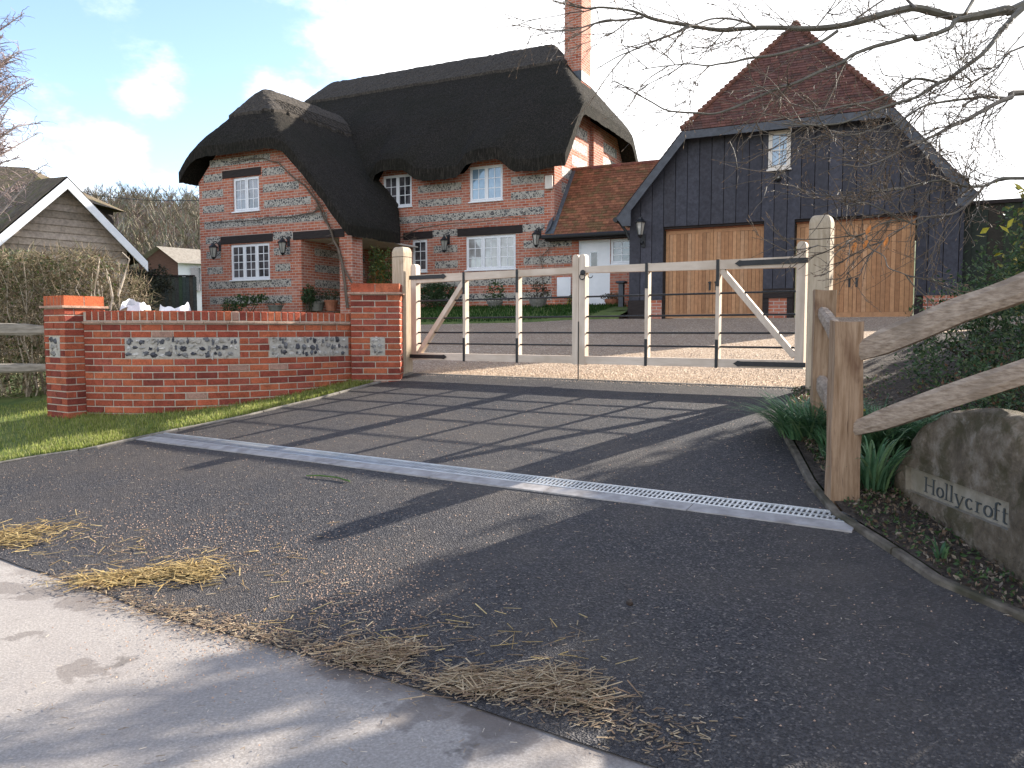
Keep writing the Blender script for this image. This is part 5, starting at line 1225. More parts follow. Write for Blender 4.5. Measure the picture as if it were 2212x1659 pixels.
# ------------------------------------------------------------------ overhanging beech
bt = thing('beech_tree', 'bare beech tree whose budding branches hang over the garage gable from the right', 'tree', (6.6, 7.2, .9))
TP = [Vector((6.6, 7.2, .7)), Vector((6.5, 7.1, 2.2)), Vector((6.35, 7.15, 3.6)), Vector((6.5, 7.3, 5.2)), Vector((6.4, 7.1, 7.2))]
b = MB(); b.tube(TP, [.24, .19, .16, .12, .05], 12, (.17, .15, .12)); b.build('trunk', 'twig', bt)
def pp(x, y, Z): return Vector((0, 0, H)) + ray(x, y) * Z
BR = [   # photo points along each branch, start depth, end depth, thickness at the start, at the end (pixels)
 ([(2212, 12), (2171, 22), (2096, 37), (2064, 37), (2021, 27), (1979, 17), (1946, 22), (1896, 35), (1834, 52), (1784, 60), (1734, 62), (1692, 60), (1630, 60), (1567, 65), (1530, 62), (1487, 55), (1454, 50), (1407, 40), (1367, 24), (1304, 16), (1267, 18), (1234, 12), (1199, 2)], 6.6, 5.4, 25, 3, 5.0),
 ([(1389, 37), (1339, 44), (1309, 44), (1274, 54), (1249, 62), (1219, 66), (1174, 65)], 5.6, 5.2, 7, 2, 0),
 ([(1487, 55), (1457, 72), (1417, 87), (1372, 107), (1337, 121), (1290, 148)], 5.7, 5.3, 7, 2, 0),
 ([(1630, 58), (1617, 50), (1579, 41), (1537, 41), (1494, 57), (1440, 80), (1380, 96), (1330, 112)], 5.9, 5.4, 7, 2, 0),
 ([(1809, 67), (1771, 92), (1721, 107), (1667, 120), (1617, 126), (1584, 134), (1554, 138), (1529, 142), (1492, 138), (1462, 140), (1417, 145), (1387, 150)], 6.0, 5.4, 9, 2, 0),
 ([(2096, 37), (2064, 45), (2049, 62), (1984, 85), (1971, 78), (1934, 89), (1884, 102), (1839, 120), (1819, 135), (1771, 155), (1721, 178), (1684, 190), (1642, 208), (1604, 225), (1579, 235), (1542, 246), (1504, 244), (1467, 242), (1437, 237), (1407, 220), (1374, 202), (1349, 186), (1324, 175)], 6.3, 5.2, 13, 2.4, 0),
 ([(2206, 20), (2184, 42), (2159, 70), (2144, 92), (2121, 117), (2084, 145), (2049, 170), (2014, 187), (1979, 210), (1939, 222), (1909, 232), (1871, 245), (1821, 265), (1771, 270), (1721, 270), (1689, 267)], 6.4, 5.3, 15, 3, 0),
 ([(2024, 177), (1979, 170), (1946, 185), (1924, 202), (1904, 210), (1876, 221), (1834, 227), (1809, 232), (1759, 242), (1709, 252), (1659, 262)], 6.0, 5.4, 7, 2.5, 0),
 ([(2212, 200), (2184, 210), (2154, 222), (2121, 240), (2084, 260), (2046, 277), (2014, 295), (1971, 312), (1934, 332), (1896, 350), (1859, 360), (1824, 355)], 6.2, 5.2, 15, 2.5, 3.3),
 ([(2171, 212), (2134, 209), (2109, 212), (2080, 228)], 6.1, 5.9, 9, 6, 0),
 ([(2104, 212), (2059, 217), (2009, 225), (1984, 235), (1946, 260), (1909, 270), (1871, 285), (1834, 292), (1784, 292), (1754, 300), (1729, 312)], 6.0, 5.3, 7, 2, 0),
 ([(2212, 385), (2159, 387), (2126, 402), (2084, 402), (2039, 390), (1996, 395), (1934, 410), (1884, 412)], 6.0, 5.3, 9, 2.5, 2.6),
 ([(2126, 402), (2104, 428), (2079, 450), (2054, 463), (2009, 468), (1984, 470), (1954, 490), (1921, 508), (1896, 535), (1871, 559)], 5.8, 5.1, 7, 2, 0),
 ([(2009, 468), (1981, 485), (1946, 475), (1904, 483), (1871, 503), (1834, 518), (1799, 533), (1764, 530)], 5.5, 4.9, 5, 1.6, 0),
 ([(1871, 503), (1839, 510), (1821, 490), (1805, 470), (1789, 463)], 5.1, 4.9, 3.4, 1.6, 0),
 ([(1946, 475), (1871, 438), (1834, 443), (1804, 428)], 5.3, 5.0, 3.4, 1.8, 0),
 ([(1871, 503), (1876, 533), (1909, 553), (1919, 578), (1949, 590), (1969, 599)], 5.1, 4.9, 3.5, 2.6, 0),
 ([(2212, 100), (2150, 150), (2060, 195), (1990, 225), (1900, 300), (1850, 330)], 6.2, 5.4, 5, 1.8, 4.0),
 ([(1979, 17), (1960, 0), (1930, -40)], 6.2, 6.5, 8, 6, 0), ([(2085, 30), (2105, -5), (2130, -50)], 6.4, 6.7, 10, 8, 0),
 ([(1834, 52), (1900, 5), (1960, -30)], 6.1, 6.4, 5, 4, 0), ([(1762, 60), (1800, 10), (1820, -30)], 6.0, 6.2, 4, 3, 0),
 ([(2212, 70), (2140, 150), (2080, 190), (2075, 138), (2160, 60)], 6.5, 6.4, 3, 2, 0),
]
TWC = ((.11, .085, .06), (.14, .105, .075), (.09, .075, .06))
random.seed(77); tips = []
def twig(b, p, d, L, r, depth):
    n_ = 5; pts = [p]; q = p.copy(); dd = d.normalized()
    for i in range(n_):
        dd = (dd + Vector((rr(-.17, .17), rr(-.17, .17), rr(-.14, .17)))).normalized(); q = q + dd * L / n_; pts.append(q.copy())
    c = random.choice(TWC); b.tube(pts, [r * (1 - .6 * i / n_) for i in range(n_ + 1)], 4, c, False)
    e = pts[-1]; b.tube([e, e + dd * .006, e + dd * .016, e + dd * .026], [r * .4, .0026, .0022, .0004], 5, (.20, .13, .08), False)     # pointed bud
    for i in range(1, n_):
        if random.random() < .4: s_ = Vector((rr(-1, 1), rr(-1, 1), rr(-1, 1))).normalized(); u = (dd + s_ * .8).normalized(); w = pts[i]; b.tube([w, w + u * .008, w + u * .020], [r * .4, .0022, .0004], 4, (.18, .12, .08), False)
    if depth:
        for i in range(1, n_ + 1):
            for _ in range(2 if random.random() < .35 else 1):
                if random.random() < .6:
                    s_ = Vector((rr(-1, 1), rr(-1, 1), rr(-.9, .9))); twig(b, pts[i], dd * .9 + s_ * .8, L * rr(.35, .65), r * .68, depth - 1)
    else: tips.append(e)
for bi, (px, Z0, Z1, t0, t1, zt) in enumerate(BR):
    n_ = len(px); P_ = [pp(x, y, Z0 + (Z1 - Z0) * i / (n_ - 1)) for i, (x, y) in enumerate(px)]
    rad = [(t0 + (t1 - t0) * (i / (n_ - 1)) ** .8) / 2 / F * (Z0 + (Z1 - Z0) * i / (n_ - 1)) for i in range(n_)]
    if zt: P_ = [Vector((6.4, 7.15, zt)), P_[0].lerp(Vector((6.4, 7.15, zt)), .5) + Vector((0, 0, .08))] + P_; rad = [rad[0] * 1.6, rad[0] * 1.25] + rad
    # smooth to a knobbly natural line
    Q = []; RR_ = []
    for i in range(len(P_) - 1):
        a, b1, c1, d1 = P_[max(i - 1, 0)], P_[i], P_[i + 1], P_[min(i + 2, len(P_) - 1)]
        for k in range(4):
            t = k / 4; p = .5 * ((2 * b1) + (c1 - a) * t + (2 * a - 5 * b1 + 4 * c1 - d1) * t * t + (3 * b1 - a - 3 * c1 + d1) * t ** 3); Q.append(p); RR_.append((rad[i] + (rad[i + 1] - rad[i]) * t) * (.86 + .12 * noise.noise(p * 9)))
    Q.append(P_[-1]); RR_.append(rad[-1]); b = MB(); b.tube(Q, RR_, 7, random.choice(((.15, .125, .10), (.12, .105, .08))), True)
    Lp = sum((q - p).length for p, q in zip(P_, P_[1:])); ns = int(Lp * (6.0 if bi in (8, 6, 5, 10, 11, 12, 13, 7) else 4.5)); s0 = 2 if zt else 0
    for _ in range(ns):
        i = random.randrange(s0, len(P_) - 1); t = random.random(); p = P_[i].lerp(P_[i + 1], t); d = (P_[i + 1] - P_[i]).normalized()
        s_ = Vector((rr(-.6, .6), rr(-.7, .7), rr(-1, .7))); twig(b, p, d * 1.1 + s_ * .9, rr(.2, .62), .0046, 2 if random.random() < .4 else 1)
    b.build('branch', 'twig', bt)
for px, py in ((1876, 497), (1846, 533), (1870, 527), (1914, 522)):      # last dry leaves
    c = pp(px, py, 5.0); b = MB(); u = Vector((rr(.2, .6), 0, 1)).normalized(); w = Vector((1, rr(-.5, .5), -.3)).normalized(); L, wd = .036, .013
    b.add([c - u * L, c - u * L * .3 - w * wd + Vector((0, .006, 0)), c + u * L * .4 - w * wd * .9, c + u * L, c + u * L * .4 + w * wd * .9, c - u * L * .3 + w * wd + Vector((0, .006, 0)), c], [(0, 6, 1), (1, 6, 2), (2, 6, 3), (3, 6, 4), (4, 6, 5), (5, 6, 0)], (.55, .20, .05)); b.build('dry_leaf', 'leafc', bt)
# ------------------------------------------------------------------ daffodils
def daff(label, x, y, z, n, h, spread, lean=(0, 0), fl=1):
    r = thing('daffodil_clump', label, 'daffodils', (x, y, z), 0., 'daffodil clumps along the bed'); b = MB()
    for _ in range(n):
        a = rr(0, 6.28); q = rr(0, 1) ** .6 * spread * .45; p = (x + math.cos(a) * q, y + math.sin(a) * q, z - .01); a2 = a + rr(-.6, .6); l = rr(.3, 1.) * spread * 1.1; hh = h * rr(.7, 1.15); k = rr(.7, 1.2); c = random.choice(((.11, .22, .11), (.14, .27, .12), (.08, .18, .08), (.18, .28, .12)))
        leafblade(b, p, a2, l, rr(.005, .009), hh * 1.5, rr(.4, .62), (c[0] * k, c[1] * k, c[2] * k))
    b.build('leaves', 'leafc', r)
    for _ in range(fl):
        a = rr(0, 6.28); b = MB(); px, py = x + math.cos(a) * spread * .5, y + math.sin(a) * spread * .5; pz = z + h * rr(.6, .95); b.tube([(x, y, z), (px, py, pz)], .003, 4, (.06, .13, .04)); b.blob((px, py, pz), .008, .014, .010, (.5, .4, .03), 1, .2); b.build('flower_bud', 'leafc', r)
random.seed(15)
g1 = ghit(1752, 948); daff('largest clump of daffodil leaves arching over the kerb in front of the rear fence post', g1.x, g1.y, g1.z + .02, 480, .34, .50, fl=1)
g1 = ghit(1795, 1000); daff('narrow upright daffodil clump against the left side of the front fence post', g1.x + .02, g1.y, g1.z + .02, 110, .30, .16, fl=0)
daff('daffodil clump behind the front fence post under the top rail', 2.55, 5.5, bed(2.55, 5.5), 420, .36, .5, fl=2)
daff('daffodil clump behind the rails beside the low shrub', 2.95, 5.2, bed(2.95, 5.2), 340, .32, .5, fl=3)
daff('daffodil clump between the front fence post and the carved stone', 2.19, 4.78, bed(2.19, 4.78), 130, .36, .30, fl=0)
daff('small daffodil shoots in front of the carved stone', 2.06, 3.75, bed(2.06, 3.75), 12, .13, .06, fl=0)
# ground cover and dead leaves in the bed
b = MB(); random.seed(19)
for _ in range(9000):
    t = random.random() * 7; y = 2.1 + rr(0, 5.4); rk = at_d(RK, gd(2.2, y)); x = rk.x + .08 + abs(random.gauss(0, .5)); z = bed(x, y) + .015
    c = random.choice(((.16, .10, .06), (.22, .15, .10), (.10, .07, .05), (.30, .24, .18), (.05, .10, .03), (.05, .09, .03), (.08, .13, .04))); leaf1(b, (x, y, z + rr(0, .015)), rr(.006, .02), c, .5)
tag(b.build('leaf_litter', 'leafc'), 'dead leaves, twigs and small weeds over the dark soil of the bed', 'leaf litter', kind='stuff')
# ------------------------------------------------------------------ left hedge, bare and sunlit
random.seed(23); r = thing('hedge', 'bare twiggy brown hedge behind the rail fence left of the brick pier', 'hedge', (-7.0, 10.6, .6))
b = MB(); TW2 = ((.20, .145, .085), (.26, .195, .12), (.14, .10, .06), (.33, .26, .17), (.09, .09, .035), (.11, .10, .04))
def htop(x): return 2.40 + .10 * noise.noise(Vector((x * 1.5, 0, 0))) - max(0, x + 5.6) ** 2 * 1.2
for _ in range(30000):
    x = rr(-10.5, -5.0); t = rr(0, 1); z = .5 + (htop(x) - .5) * t ** .75; y = 10.6 + rr(-.55, .55) * (1 - .35 * t) + (.3 if x > -5.3 else 0)
    d = Vector((rr(-1, 1), rr(-1, 1), rr(-.5, 1.2))).normalized(); L = rr(.06, .24); c = random.choice(TW2); k = rr(.7, 1.2); p = Vector((x, y, z)); m_ = p + d * L * .5 + Vector((rr(-.02, .02), rr(-.02, .02), rr(-.02, .02)))
    b.tube([p, m_, p + d * L], [.0035, .0028, .0015], 3, tuple(v * k for v in c), False)
b.build('twigs', 'twig', r); b = MB()
for _ in range(150):
    x = rr(-10.5, -4.9); y = 10.6 + rr(-.3, .3); P_ = [Vector((x, y, .3))]
    for i in range(6): P_.append(P_[-1] + Vector((rr(-.12, .12), rr(-.1, .1), (htop(x) - .4) / 6)))
    b.tube(P_, [.014 * (1 - i / 8) for i in range(7)], 5, (.40, .33, .25), False)
b.build('stems', 'twig', r)
b = MB()
for _ in range(11000): x = rr(-10.5, -5.2); leaf1(b, (x, 10.6 + rr(-.5, .6), rr(.35, 2.35)), rr(.012, .03), random.choice(((.07, .10, .02), (.10, .12, .03), (.13, .09, .04), (.05, .07, .02))), .6)
b.build('leaves', 'leafc', r)
# taller cut stems standing out of the hedge end
b = MB()
for px in ([(420, 1340), (415, 1290), (380, 1270)],): pass
for pts in (([(409, 676), (420, 640), (405, 600), (395, 580)]), ([(372, 650), (362, 600), (370, 560)]), ([(440, 640), (462, 600), (482, 560), (455, 545)])):
    P_ = [pp(x * .58 + 0, y, 10.4) for x, y in pts]; b.tube(P_, [.016, .013, .010, .006][:len(P_)], 5, (.45, .38, .30))
b.build('cut_stems', 'twig', r)
shrub('laurel_bush', 'dark green laurel bush behind the bare hedge under the boarded gable', 'bush', (-7.6, 12.6, .8), [(-7.75, 12.6, 2.35, .4, .3, .32), (-7.3, 12.7, 2.3, .35, .3, .28), (-8.2, 12.7, 2.2, .4, .3, .4)], 3600, .03, DK + MG)
# ------------------------------------------------------------------ neighbour's boarded building on the left
al = R(46); e1 = Vector((math.sin(R(41)), math.cos(R(41)), 0)); nb = Vector((-e1.y, e1.x, 0)) ; AP = Vector((0, 0, H)) + ray(133, 398) * 18.4; BT = R(41)
# local frame: X along the gable (away to the right), Y into the building
th_b = math.atan2(-e1.y, e1.x)
def bl(x, y, z): return x, y, z
nr = bpy.data.objects.new('outbuilding', None); C.objects.link(nr); nr.location = (AP.x, AP.y, 0); nr.rotation_euler = (0, 0, math.atan2(e1.y, e1.x))
tag(nr, 'grey weatherboarded outbuilding with white bargeboards and mossy roof on the far left', 'building'); META['outbuilding'] = {'o': (0, 0, 0)}
AZ = AP.z; SL = 1.0; HW = 1.78; random.seed(41); b = MB(); z = AZ - .12
while z > .9:
    h = min((AZ - z) / SL, HW - .35); h2 = min((AZ - z + .17) / SL, HW - .35); k = rr(.75, 1.15); c = tuple(v * k for v in random.choice(((.33, .265, .21), (.28, .225, .175), (.37, .30, .245))))
    b.add([(-h2, -.035, z - .17), (h2, -.035, z - .17), (h, -.008, z), (-h, -.008, z), (-h2, .01, z - .17), (h2, .01, z - .17)], [(0, 1, 2, 3), (4, 5, 1, 0)], c); z -= .165
b.build('weatherboards', 'boards', nr); b = MB(); b.add([(-HW + .3, .02, .5), (HW - .3, .02, .5), (HW - .3, .02, AZ - HW + .3), (0, .02, AZ), (-HW + .3, .02, AZ - HW + .3), (HW - .3, 8, .5), (HW - .3, 8, AZ - HW + .3), (-HW + .3, 8, .5), (-HW + .3, 8, AZ - HW + .3)], [(0, 1, 2, 3, 4), (1, 5, 6, 2), (7, 0, 4, 8)]); b.build('wall', 'timber', nr)
for s in (-1, 1):
    b = MB(); P_ = [(0, AZ + .10), (0, AZ - .14), (s * HW, AZ - HW * SL - .14), (s * HW, AZ - HW * SL + .10)]; P_ = P_ if s < 0 else P_[::-1]
    b.prism([(x - (.001 * s), z) for x, z in P_][::-1], -.36, -.32); b.build('barge_board', 'white', nr)
MT['moss'] = mottle('mossy_roof', (.085, .062, .04), (.17, .13, .085), 7, .95, .05, s2=3, c3=(.11, .10, .035))
for s in (-1, 1):
    b = MB(); n_ = 20
    for i in range(n_ + 1):
        for j in range(15):
            t = i / n_; y = -.34 + j * .62; x = s * HW * 1.03 * t; b.v.append((x, y, AZ + .14 - abs(x) * SL + .035 * noise.noise(Vector((x * 3, y * 3, 0))) + (.16 * max(0, 1 - t * 3)) * min(1, j / 3)))
    for i in range(n_):
        for j in range(14): k = i * 15 + j; b.f.append((k, k + 1, k + 16, k + 15) if s > 0 else (k, k + 15, k + 16, k + 1)); b.c.append(None)
    b.build('mossy_roof', 'moss', nr)
r = thing('barn', 'larger brown mossy roofed barn rising behind the boarded outbuilding at the left edge', 'barn', (-16, 25, 1.0))
A_ = [Vector((0, 0, H)) + ray(x, y) * Z for x, y, Z in ((-160, 350, 25), (60, 362, 25), (128, 420, 23.6), (-220, 430, 23.2))]
b = MB(); b.add([tuple(p) for p in A_] + [(A_[2].x + .3, A_[2].y + 3.5, A_[2].z), (A_[3].x, A_[3].y + 3.5, A_[3].z)], [(3, 2, 1, 0), (2, 4, 1), (4, 5, 0, 1)]); b.build('mossy_roof', 'moss', r)
b = MB(); b.add([(A_[3].x, A_[3].y + .3, .8), (A_[2].x - .2, A_[2].y + .3, .8), (A_[2].x - .2, A_[2].y + .3, A_[2].z), (A_[3].x, A_[3].y + .3, A_[3].z), (A_[2].x, A_[2].y + 3.2, .8), (A_[2].x, A_[2].y + 3.2, A_[2].z)], [(0, 1, 2, 3), (1, 4, 5, 2)]); b.build('wall', 'timber', r)
# ------------------------------------------------------------------ fence panels, shed, bags
r = thing('panel_fence', 'dark close boarded fence between the hedge and the cottage corner', 'fence', (-10.3, 22.6, 1.9)); random.seed(44); b = MB(); x = -13.5
while x < -8.95: b.box(x, x + .095, 22.6, 22.62, 1.5, 2.92 + rr(-.01, .01), tuple(v * rr(.8, 1.2) for v in (.07, .075, .058))); x += .1
b.build('boards', 'boards', r); b = MB(); b.box(-13.5, -8.95, 22.57, 22.65, 2.92, 2.96); b.build('rail', 'timber', r)
random.seed(45); shrub('hedge_bush', 'dark rounded hedge in front of the fence between outbuilding and shed', 'hedge', (-10.6, 20.5, 1.9), [(-10.4, 21, 2.5, .65, .5, .62), (-9.55, 21, 2.65, .7, .5, .5), (-11.3, 21, 2.4, .7, .5, .6)], 9000, .035, ((.03, .035, .018), (.045, .05, .025), (.06, .05, .03)))
sh = thing('garden_shed', 'small brown gabled shed with a pale sunlit side beyond the fence', 'shed', (-17.6, 40, 2.2)); MT['rosy'] = mottle('rosy_boards', (.085, .042, .032), (.13, .07, .05), 5, .8, .003, (1, 1, 9))
b = MB(); gx0, gx1, gzz, az_ = -18.6, -16.65, 4.86, 5.52; b.add([(gx0, 40, 1.5), (gx1, 40, 1.5), (gx1, 40, gzz), (-17.6, 40, az_), (gx0, 40, gzz)], [(0, 1, 2, 3, 4)]); b.build('gable', 'rosy', sh)
b = MB(); b.add([(gx1, 40, 1.5), (-13.8, 41.6, 1.5), (-13.8, 41.6, gzz), (gx1, 40, gzz)], [(0, 1, 2, 3)]); b.build('side_wall', 'white', sh)
b = MB(); b.add([(gx1 + .12, 39.7, gzz - .12), (-13.6, 41.4, gzz - .12), (-14.6, 42.6, az_ - .0), (-17.6, 39.75, az_ + .05), (gx0 - .15, 39.7, gzz - .1), (-16.0, 42.9, gzz - .1)], [(0, 1, 2, 3), (3, 2, 5, 4)]); b.build('roof', MT.setdefault('shedroof', mottle('grey_felt_roof', (.22, .19, .16), (.3, .27, .23), 9, .9, .004)), sh)
b = MB(); b.box(-16.1, -15.7, 40.2, 40.4, 3.4, 4.55); b.build('window', 'glassdark', sh)
def bag(label, px, py, Z, w, h, seed):
    p = Vector((0, 0, H)) + ray(px, py) * Z; random.seed(seed); n_ = 26; m_ = 10; zb = surf(p.x, p.y); b = MB(); 
    for i in range(m_ + 1):
        t = i / m_
        for j in range(n_):
            a = 2 * math.pi * j / n_; q = (abs(math.cos(a)) ** 4 + abs(math.sin(a)) ** 4) ** -.25; r_ = w * q * (1 - .42 * t ** 2.5) * (1 + .09 * noise.noise(Vector((math.cos(a) * 2, math.sin(a) * 2, t * 5 + seed))))
            z = zb + (p.z - zb) * t * (1 if i < m_ else 1) + (.09 * max(0, math.cos(a - seed * .8)) ** 2 + .05 * max(0, math.cos(a - 2.6 - seed)) ** 3 - .07 + .05 * noise.noise(Vector((math.cos(a) * 2.5, math.sin(a) * 2.5, seed * 1.3)))) * max(0, (t - .55) / .45)
            b.v.append((p.x + r_ * math.cos(a), p.y + r_ * math.sin(a), z))
    for i in range(m_):
        for j in range(n_): k = (j + 1) % n_; b.f.append((i * n_ + j, i * n_ + k, (i + 1) * n_ + k, (i + 1) * n_ + j)); b.c.append(None)
    r = thing('bulk_bag', label, 'bag', (p.x, p.y, zb), 0., 'white bulk bags behind the wall'); b.build('sack', MT.setdefault('bag', mottle('woven_plastic', (.55, .56, .62), (.68, .69, .74), 9, .6, .01)), r, smooth=True)
    b = MB(); c = MB()
    c.blob((p.x, p.y, p.z - .16), w * .8, w * .85, .08, (.2, .15, .1), seed, .3, 12, 6); c.build('contents', 'straw', r)
bag('taller white bulk bag peaking behind the wall next to the brick pier', 292, 650, 10.0, .25, .5, 3)
bag('lower white bulk bag behind the middle of the curved brick wall', 378, 658, 10.6, .27, .5, 8)
# overhead cable
b = MB(); A = Vector((0, 0, H)) + ray(180, 418) * 30; B = Vector((0, 0, H)) + ray(440, 433) * 26; b.tube([A.lerp(B, i / 10) + Vector((0, 0, -.1 * math.sin(math.pi * i / 10))) for i in range(11)], .012, 4)
tag(b.build('overhead_cable', 'black'), 'thin overhead cable crossing in front of the wooded hill', 'cable')
# ------------------------------------------------------------------ hill and winter woodland
b = MB(); hx = [-150 + i * 6 for i in range(36)]; hy = [48, 56, 66, 78, 92, 110, 140, 200]
def hz(x, y):
    t = max(0, min(1, (y - 46) / 55)); return 1.6 + 11.5 * t * t * (3 - 2 * t) + 2 * noise.noise(Vector((x * .03, y * .03, 0))) * t - .5
for y in hy:
    for x in hx: b.v.append((x, y, hz(x, y)))
for j in range(len(hy) - 1):
    for i in range(35): k = j * 36 + i; b.f.append((k, k + 1, k + 37, k + 36)); b.c.append(None)
tag(b.build('hill', 'field', smooth=True), kind='structure')
random.seed(51); b = MB(); WC = ((.18, .145, .105), (.14, .115, .085), (.22, .18, .13), (.15, .13, .085), (.25, .215, .165))
for _ in range(800):
    y = 50 + 50 * rr(0, 1) ** 1.2; x = y * rr(-.60, -.34); z = hz(x, y); h = rr(4.8, 8.2) * (1 if y < 75 else .8); c = random.choice(WC); k = rr(.8, 1.2); c = tuple(v * k for v in c); p = Vector((x, y, z - .3)); top_ = p + Vector((rr(-.5, .5), 0, h * .85))
    b.tube([p, p.lerp(top_, .5) + Vector((rr(-.2, .2), 0, 0)), top_], [.13, .08, .02], 4, c, False)
    for i in range(11):
        q = p.lerp(top_, rr(.25, .95)); a = rr(0, 6.28); d = Vector((math.cos(a) * .6, math.sin(a) * .6, rr(.4, 1))).normalized(); L = rr(.9, 2.1); e = q + d * L; b.tube([q, e], [.045, .012], 3, c, False)
        for j in range(9):
            w = q.lerp(e, rr(.2, 1)); d2 = (d + Vector((rr(-.8, .8), rr(-.8, .8), rr(-.4, .7)))).normalized(); e2 = w + d2 * rr(.35, 1.0); s_ = Vector((.026, 0, 0)) if abs(d2.x) < .7 else Vector((0, 0, .026)); b.add([w - s_, w + s_, e2], [(0, 1, 2)], tuple(v * rr(.8, 1.3) for v in c))
tag(b.build('woodland', 'twig'), 'leafless brown winter woodland covering the hill behind the shed', 'woodland', kind='stuff')
# silver birch at the far left
random.seed(61); r = thing('birch_tree', 'bare silver birch with drooping fine twigs above the mossy roof at the left edge', 'tree', (-12.4, 17.4, .8)); b = MB(); T0 = Vector((-11.5, 17.4, .5)); tk = [T0, Vector((-11.45, 17.4, 3)), Vector((-11.3, 17.4, 4.6)), Vector((-11.35, 17.5, 6.2)), Vector((-11.3, 17.5, 7.6))]
b.tube(tk, [.14, .12, .09, .05, .015], 8, (.5, .46, .42)); b.build('trunk', 'twig', r); b = MB(); f = MB()
for i in range(54):
    t = rr(.3, 1); q = tk[1].lerp(tk[4], (t - .3) / .7); a = rr(-1.2, 1.2) if i % 3 else rr(0, 6.28); d = Vector((math.cos(a), math.sin(a), rr(.7, 2.4))).normalized(); L = rr(.7, 1.8) * (1.25 - .5 * t); m_ = q + d * L * .6; e = m_ + Vector((d.x + rr(-.3, .3), d.y, rr(.1, .7))) * L * .5
    b.tube([q, m_, e], [.028, .018, .007], 4, (.34, .29, .27), False)
    for j in range(26):
        w = (q.lerp(m_, rr(.3, 1)) if j % 2 else m_.lerp(e, rr(0, 1))); P_ = [w]; dd = Vector((rr(-.7, .7), rr(-.7, .7), rr(-.1, .7)))
        for k in range(5): dd = dd * .75 + Vector((rr(-.25, .25), rr(-.25, .25), rr(-.22, .08))); P_.append(P_[-1] + dd * .16)
        f.tube(P_, [.008, .007, .006, .005, .004, .003], 3, (.27, .20, .19), False)
b.build('limbs', 'twig', r); f.build('twigs', 'twig', r)
# ------------------------------------------------------------------ planting round the cottage
def hp(px, py, d, th=TH): a, z = hit(px, py, d, th); return l2w(a, d, z, th)
random.seed(71)
def climber(label, paths, d, seed):
    random.seed(seed); a0, z0 = hit(*paths[0][0][0], d); r = thing('climbing_plant', label, 'climber', (a0, d, z0), TH); b = MB()
    for pts, r0, r1 in paths:
        P_ = [Vector((hit(x, y, d)[0], d - rr(0, .03), hit(x, y, d)[1])) for x, y in pts]; Q = []
        for p, q in zip(P_, P_[1:]): Q += [p, p.lerp(q, .5) + Vector((rr(-.05, .05), rr(-.02, .0), rr(-.05, .05)))]
        Q.append(P_[-1]); b.tube(Q, [r0 + (r1 - r0) * i / (len(Q) - 1) for i in range(len(Q))], 5, (.13, .10, .075), False)
        for _ in range(len(Q) * 4):
            i = random.randrange(len(Q) - 1); w = Q[i].lerp(Q[i + 1], random.random()); e = w + Vector((rr(-.3, .3), rr(-.08, 0), rr(-.15, .2))); b.tube([w, w.lerp(e, .5) + Vector((0, 0, rr(-.03, .05))), e], [.006, .005, .003], 3, (.15, .11, .08), False)
    b.build('stems', 'twig', r); return r
climber('bare wisteria stem climbing the porch pillar and spreading across the cottage wing wall', [([(751, 665), (747, 620), (738, 560), (722, 520), (712, 490), (690, 450), (672, 420), (640, 388), (600, 350), (570, 342), (500, 352)], .04, .012), ([(690, 450), (660, 462), (600, 470), (560, 476), (500, 478), (432, 482)], .02, .008), ([(722, 520), (735, 560), (760, 610), (780, 640), (790, 662)], .025, .02), ([(712, 490), (700, 455), (668, 400), (655, 385)], .015, .006)], DW - .05, 3)
climber('bare climber reaching from the porch along the wall above the ground floor windows', [([(790, 640), (800, 580), (812, 540), (850, 520), (890, 500), (930, 490), (985, 482), (1050, 478), (1140, 470)], .03, .008), ([(800, 580), (830, 545), (880, 530), (900, 512)], .018, .008)], DM - .25, 4)
climber('thin dry climber with a few reddish shoots on the wall by the link door', [([(1172, 640), (1172, 600), (1168, 560), (1185, 540), (1192, 520)], .012, .006)], DM - .04, 5)
def pot(label, px, py, d, rad, h, plant, mat='terracotta', n=500, s_=.03, cols=MG, ph=.3, urn=False):
    a, z = hit(px, py, d); zb = z; r = thing('plant_pot', label, 'plant pot', (a, d, zb), TH); b = MB()
    if urn: b.lathe([(rad * .55, 0), (rad * .55, .04), (rad * .22, .09), (rad * .26, .18), (rad * .75, .32), (rad * .92, .42), (rad, h), (rad * .9, h), (rad * .8, h - .05)], (a, d, zb), 14)
    else: b.lathe([(rad * .68, 0), (rad * .92, h * .82), (rad, h * .82), (rad * 1.03, h), (rad * .9, h), (rad * .85, h * .9)], (a, d, zb), 14)
    b.build('pot', mat, r, smooth=False)
    if plant: b = MB(); cloud(b, [(a, d, zb + h + ph * .45, rad * 1.4, rad * 1.2, ph * .6)], n, s_, cols); b.build('foliage', 'leafc', r)
    return r
MT['terracotta'] = mottle('terracotta', (.24, .09, .05), (.36, .15, .09), 9, .85, .003); MT['stonepot'] = mottle('stone_planter', (.12, .115, .10), (.2, .19, .17), 12, .9, .005)
pot('grey stone urn with a dry brown plant on the lawn before the wall', 1162, 690, 19.2, .24, .55, 1, 'stonepot', 500, .03, ((.10, .06, .04), (.06, .07, .03)), .45, True)
pot('small terracotta pot next to the stone urn', 1190, 680, 19.5, .17, .2, 0)
pot('mottled stone planter with a leafy shrub left of the urn', 1069, 676, 19.6, .22, .32, 1, 'stonepot', 420, .035, MG + DK, .6)
pot('round terracotta pot of dry grasses beside the white door', 1324, 681, 19.9, .22, .42, 1, 'terracotta', 300, .03, ((.12, .10, .06), (.08, .09, .04)), .16)
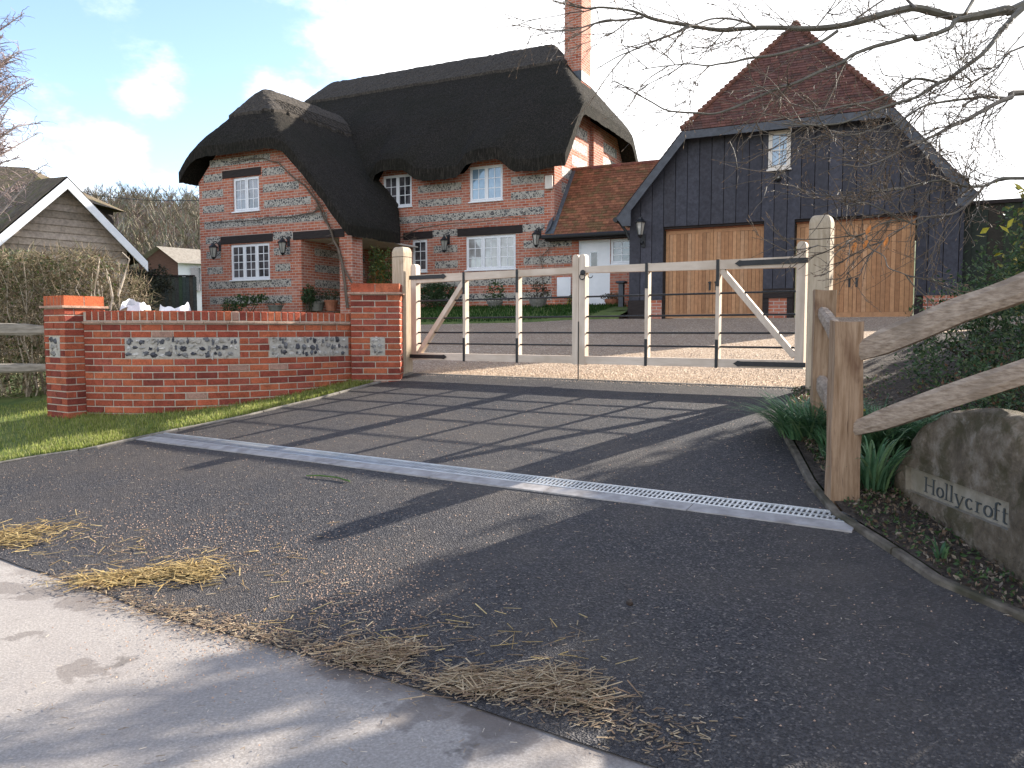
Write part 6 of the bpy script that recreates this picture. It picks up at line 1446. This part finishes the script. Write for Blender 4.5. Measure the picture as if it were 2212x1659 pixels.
pot('terracotta pot standing in the porch opening', 716, 672, 17.6, .2, .3, 1, 'terracotta', 300, .03, ((.08, .10, .06), (.05, .07, .03)), .3)
pot('grey stone trough with silver green plants in the porch', 683, 672, 17.5, .26, .26, 1, 'stonepot', 400, .03, ((.09, .11, .08), (.05, .07, .04)), .35)
pot('low dark bowl in front of the wing wall', 595, 672, 16.6, .22, .16, 1, 'stonepot', 200, .025, ((.07, .08, .05),), .12)
def wshrub(name, label, px, py, d, lobes, n, s_, cols, cat='bush'):
    o = hp(px, py, d); return shrub(name, label, cat, tuple(o), [(o.x + x, o.y + y, o.z + z, a, b_, c) for x, y, z, a, b_, c in lobes], n, s_, cols)
wshrub('bush', 'dark rounded evergreen bush on the lawn against the cottage wall', 944, 668, 19.5, [(-.15, 0, .42, .42, .35, .42), (.2, 0, .38, .4, .35, .36)], 5200, .03, DK)
wshrub('bush', 'leafy green shrub growing in front of the porch door', 822, 650, 18.2, [(0, 0, .55, .38, .3, .55), (.15, 0, 1.0, .28, .25, .42), (-.15, 0, 1.2, .2, .2, .35)], 1900, .04, ((.10, .15, .04), (.15, .18, .05), (.06, .10, .03)))
wshrub('bush', 'low spreading green shrub under the triple window of the wing', 538, 678, 16.4, [(-.2, 0, .35, .3, .2, .2), (.25, 0, .42, .3, .2, .16), (-.5, 0, .2, .25, .2, .2)], 1300, .035, DK + MG)
wshrub('bush', 'small dark shrub at the corner of the porch opening', 668, 668, 17.2, [(0, 0, .35, .22, .2, .3)], 900, .035, DK)
wshrub('bush', 'yellow flowering shrub just left of the white door', 1240, 680, 19.5, [(0, 0, .3, .2, .18, .3)], 700, .03, MG + ((.5, .42, .03),))
# black drainage stand post beside the garage corner
a, z = hit(1342, 684, 19.0); r = thing('rainwater_post', 'slim dark post with a flat cap beside the garage corner', 'post', (a, 19.0, z), TH); b = MB(); b.box(a - .06, a + .06, 18.94, 19.06, z, z + .82); b.box(a - .12, a + .12, 18.88, 19.12, z + .82, z + .88, bev=.02); b.build('post_body', 'barge', r)
